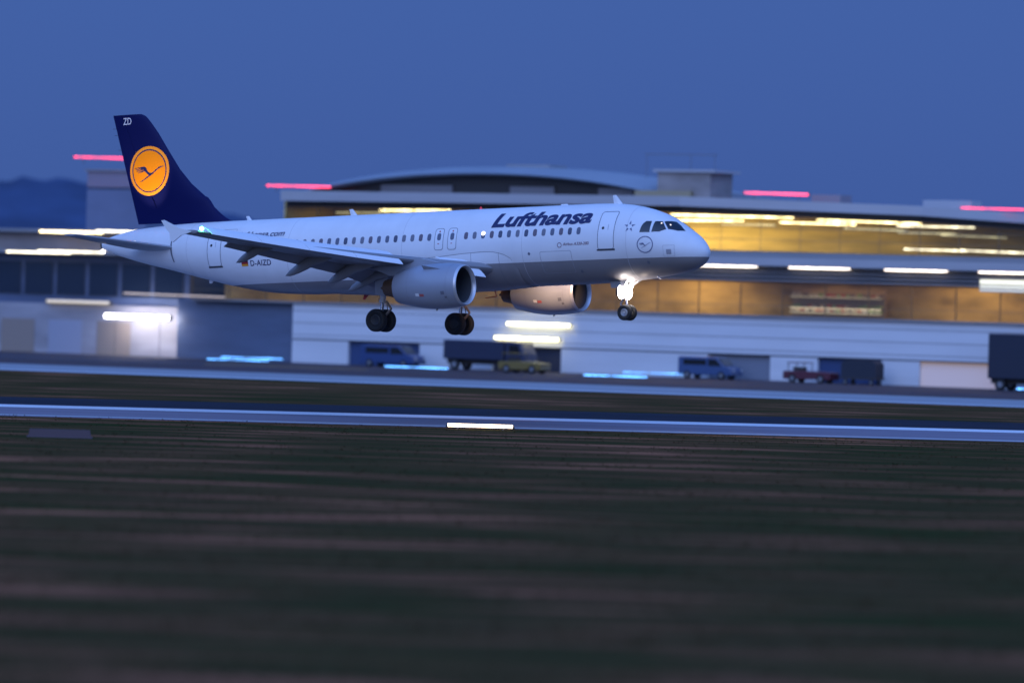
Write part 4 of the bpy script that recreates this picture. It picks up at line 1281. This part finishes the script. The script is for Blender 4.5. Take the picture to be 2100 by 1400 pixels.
# ---- tailplane
def make_tailplane(side):
    def rg(y, x0=0.0, x1=1.0):
        le = 31.55 + (y - .5) * (34.55 - 31.55) / 5.7
        te = 35.0 + (y - .5) * (35.72 - 35.0) / 5.7
        z = .70 + (y - .5) * .112
        c = te - le
        f = airfoil(10, 1.0, .10, 0.0)
        out_ = []
        for x, zz in f:
            xx = min(max(x, x0), x1)
            t = foil_t(xx) * .10 * (1 if zz >= 0 else -1)
            out_.append(Lc(le + xx * c, y * side, z + t * c - (xx - .4) * c * math.sin(R(-1.5))))
        return out_
    ys = (.35, 1.2, 2.5, 4, 5.4, 6.15, 6.36)
    t = MB().loft([rg(y, 0, .70) for y in ys]).build("tailplane", mat("tailplane_grey", (0.34, 0.35, 0.37), .4), plane, smooth=True, angle=40)
    MB().loft([rg(y, .705, 1.0) for y in (1.0, 2.5, 4, 5.4, 6.05)]).build("elevator", WINGM, t, smooth=True, angle=40)
    # bright metal leading edge
    return t
make_tailplane(1)
make_tailplane(-1)

# ---- landing gear
def gear_wheel(parent, s, y, z, r, w):
    o = MB().lathe([(-w * .30, r * .50), (-w * .44, r * .62), (-w * .5, r * .80), (-w * .42, r * .94), (-w * .25, r), (w * .25, r), (w * .42, r * .94), (w * .5, r * .80), (w * .44, r * .62), (w * .30, r * .50)], 'y', Lc(s, y, z), 32).build("wheel", TYRE, parent, True)
    h = MB().lathe([(-w * .28, .02), (-w * .28, r * .30), (-w * .36, r * .42), (-w * .30, r * .52), (w * .30, r * .52), (w * .36, r * .42), (w * .28, r * .30), (w * .28, .02)], 'y', Lc(s, y, z), 24, True)
    return o, h
def make_main_gear(side):
    y = 3.80 * side
    g = MB()
    g.tube(Lc(17.02, y, -1.0), Lc(17.20, y, -2.55), .16, .15, 16)
    g.tube(Lc(17.20, y, -2.55), Lc(17.22, y, -2.70), .19, .19, 16)
    leg = g.build("main_gear", GEARM, plane, True, 40)
    MB().tube(Lc(17.22, y, -2.70), Lc(17.33, y, -3.55), .095, n=14).build("piston", CHROME, leg, True)
    MB().tube(Lc(17.33, y - .40, -3.60), Lc(17.33, y + .40, -3.60), .09, n=12).build("axle", GEARM, leg, True)
    tl = MB()
    for d in (-.10, .10):
        tl.tube(Lc(17.02, y + d, -2.62), Lc(16.70, y + d * .4, -3.02), .035, n=8).tube(Lc(16.70, y + d * .4, -3.02), Lc(17.20, y + d, -3.50), .035, n=8)
    tl.build("torque_link", mat("link_metal", (0.36, 0.28, 0.22), .4, metal=.4), leg)
    MB().tube(Lc(17.2, y, -2.4), Lc(17.15, y - 1.35 * side, -1.45), .07, n=10).build("side_brace", GEARM, leg, True)
    MB().tube(Lc(17.25, y, -2.2), Lc(17.95, y, -1.2), .04, n=8).build("actuator", CHROME, leg, True)
    dr = MB().loft([[Lc(16.72, y + .22 * side, -1.05), Lc(17.48, y + .22 * side, -1.05), Lc(17.52, y + .22 * side, -2.25), Lc(16.95, y + .22 * side, -2.40)],
                    [Lc(16.72, y + .27 * side, -1.05), Lc(17.48, y + .27 * side, -1.05), Lc(17.52, y + .25 * side, -2.25), Lc(16.95, y + .25 * side, -2.40)]])
    dr.build("gear_door", NAC, leg)
    for d in (-.42, .42):
        o, h = gear_wheel(leg, 17.33, y + d, -3.60, .585, .41)
        h.build("rim", mat("dark_hub", (0.018, 0.018, 0.020), .6), leg, True)
    bh = MB()
    for d in (-.2, .2):
        bh.tube(Lc(17.1, y + d, -2.7), Lc(17.05, y + d * 1.2, -3.2), .02, n=6).tube(Lc(17.05, y + d * 1.2, -3.2), Lc(17.3, y + d * 1.2, -3.5), .02, n=6)
    bh.build("hydraulic_line", DARKM, leg)
    return leg
make_main_gear(1)
make_main_gear(-1)

ng = MB()
ng.tube(Lc(5.10, 0, -1.55), Lc(5.06, 0, -2.62), .11, .10, 14).tube(Lc(5.06, 0, -2.62), Lc(5.05, 0, -2.74), .13, .13, 14)
nleg = ng.build("nose_gear", GEARM, plane, True, 40)
MB().tube(Lc(5.05, 0, -2.74), Lc(5.02, 0, -3.40), .065, n=12).build("piston", CHROME, nleg, True)
MB().tube(Lc(5.02, -.36, -3.46), Lc(5.02, .36, -3.46), .06, n=10).build("axle", GEARM, nleg, True)
tl = MB()
for d in (-.06, .06):
    tl.tube(Lc(5.16, d, -2.7), Lc(5.40, d * .5, -3.02), .025, n=8).tube(Lc(5.40, d * .5, -3.02), Lc(5.12, d, -3.36), .025, n=8)
tl.build("torque_link", GEARM, nleg)
MB().tube(Lc(5.06, 0, -2.3), Lc(4.0, 0, -1.72), .05, n=8).build("drag_strut", GEARM, nleg, True)
for d in (-.25, .25):
    o, h = gear_wheel(nleg, 5.02, d, -3.46, .40, .24)
    h.build("rim", RIM, nleg, True)
for d in (-.42, .42):
    MB().loft([[Lc(4.75, d, -1.82), Lc(5.75, d, -1.86), Lc(5.65, d * 1.12, -2.22), Lc(4.9, d * 1.12, -2.20)], [Lc(4.75, d + .03, -1.82), Lc(5.75, d + .03, -1.86), Lc(5.65, d * 1.12 + .03, -2.22), Lc(4.9, d * 1.12 + .03, -2.20)]]).build("gear_door", WINGM, nleg)
# landing and taxi lamps on the strut, lenses enlarged to include their glare
LAMP = glow("landing_lens_glare", (1.0, 0.90, 0.84), 60.0)
for (s, y, z, r) in ((5.16, .36, -2.42, .35), (5.16, -.36, -2.42, .35), (5.12, .16, -1.88, .26)):
    hsg = MB().lathe([(-.22, .03), (-.16, r * .7), (0, r * 1.08), (.03, r * 1.08)], 'x', Lc(s, y, z), 20, False).build("landing_light", DARKM, nleg, True)
    MB().lathe([(.0, r), (.05, r * .95), (.10, r * .75), (.14, r * .4), (.155, .01)], 'x', Lc(s, y, z), 20, True).build("lens", LAMP, hsg, True)
MB().box(*sorted((17 - 5.10, 17 - 5.18)), -.34, .34, ZB - 2.50, ZB - 2.42).build("lamp_bracket", GEARM, nleg)
def lamp_point(name, loc, e, color, size=.12, spot=None, target=None):
    l = bpy.data.lights.new(name, 'SPOT' if spot else 'POINT')
    l.energy, l.color, l.shadow_soft_size = e, color, size
    o = bpy.data.objects.new(name, l); COL.objects.link(o)
    o.parent = plane; o.location = loc
    if spot:
        l.spot_size, l.spot_blend = R(spot), .6
        o.rotation_euler = (Vector(target) - Vector(loc)).to_track_quat('-Z', 'Y').to_euler()
    return o
lamp_point("landing_beam", Lc(4.2, 0, -2.75), 18, (1.0, 0.80, 0.66), .15)
# engine scan light in the far side of the fuselage lights the far engine's inner face
lamp_point("engine_scan_light", Lc(9.6, -2.15, -1.05), 1350, (1.0, 0.62, 0.36), .10, 62, Lc(13.2, -5.0, -2.1))
lamp_point("wing_root_light", Lc(12.3, -2.6, -1.75), 130, (1.0, 0.62, 0.36), .10, 120, Lc(14.2, -5.0, -2.0))

# lamps on top of the tailplane that light the emblem on the fin
for y in (2.6, -2.6):
    MB().lathe([(-.05, .10), (.03, .10), (.06, .06)], 'z', Lc(33.6, y, 1.05), 14, True).build("emblem_light", glow("emblem_lamp", (1.0, 0.85, 0.6), 2.0), plane, True)
    lamp_point("emblem_lamp", Lc(33.4, y, 1.25), 1250, (1.0, 0.74, 0.42), .10, 42, Lc(34.35, 0, 5.1))
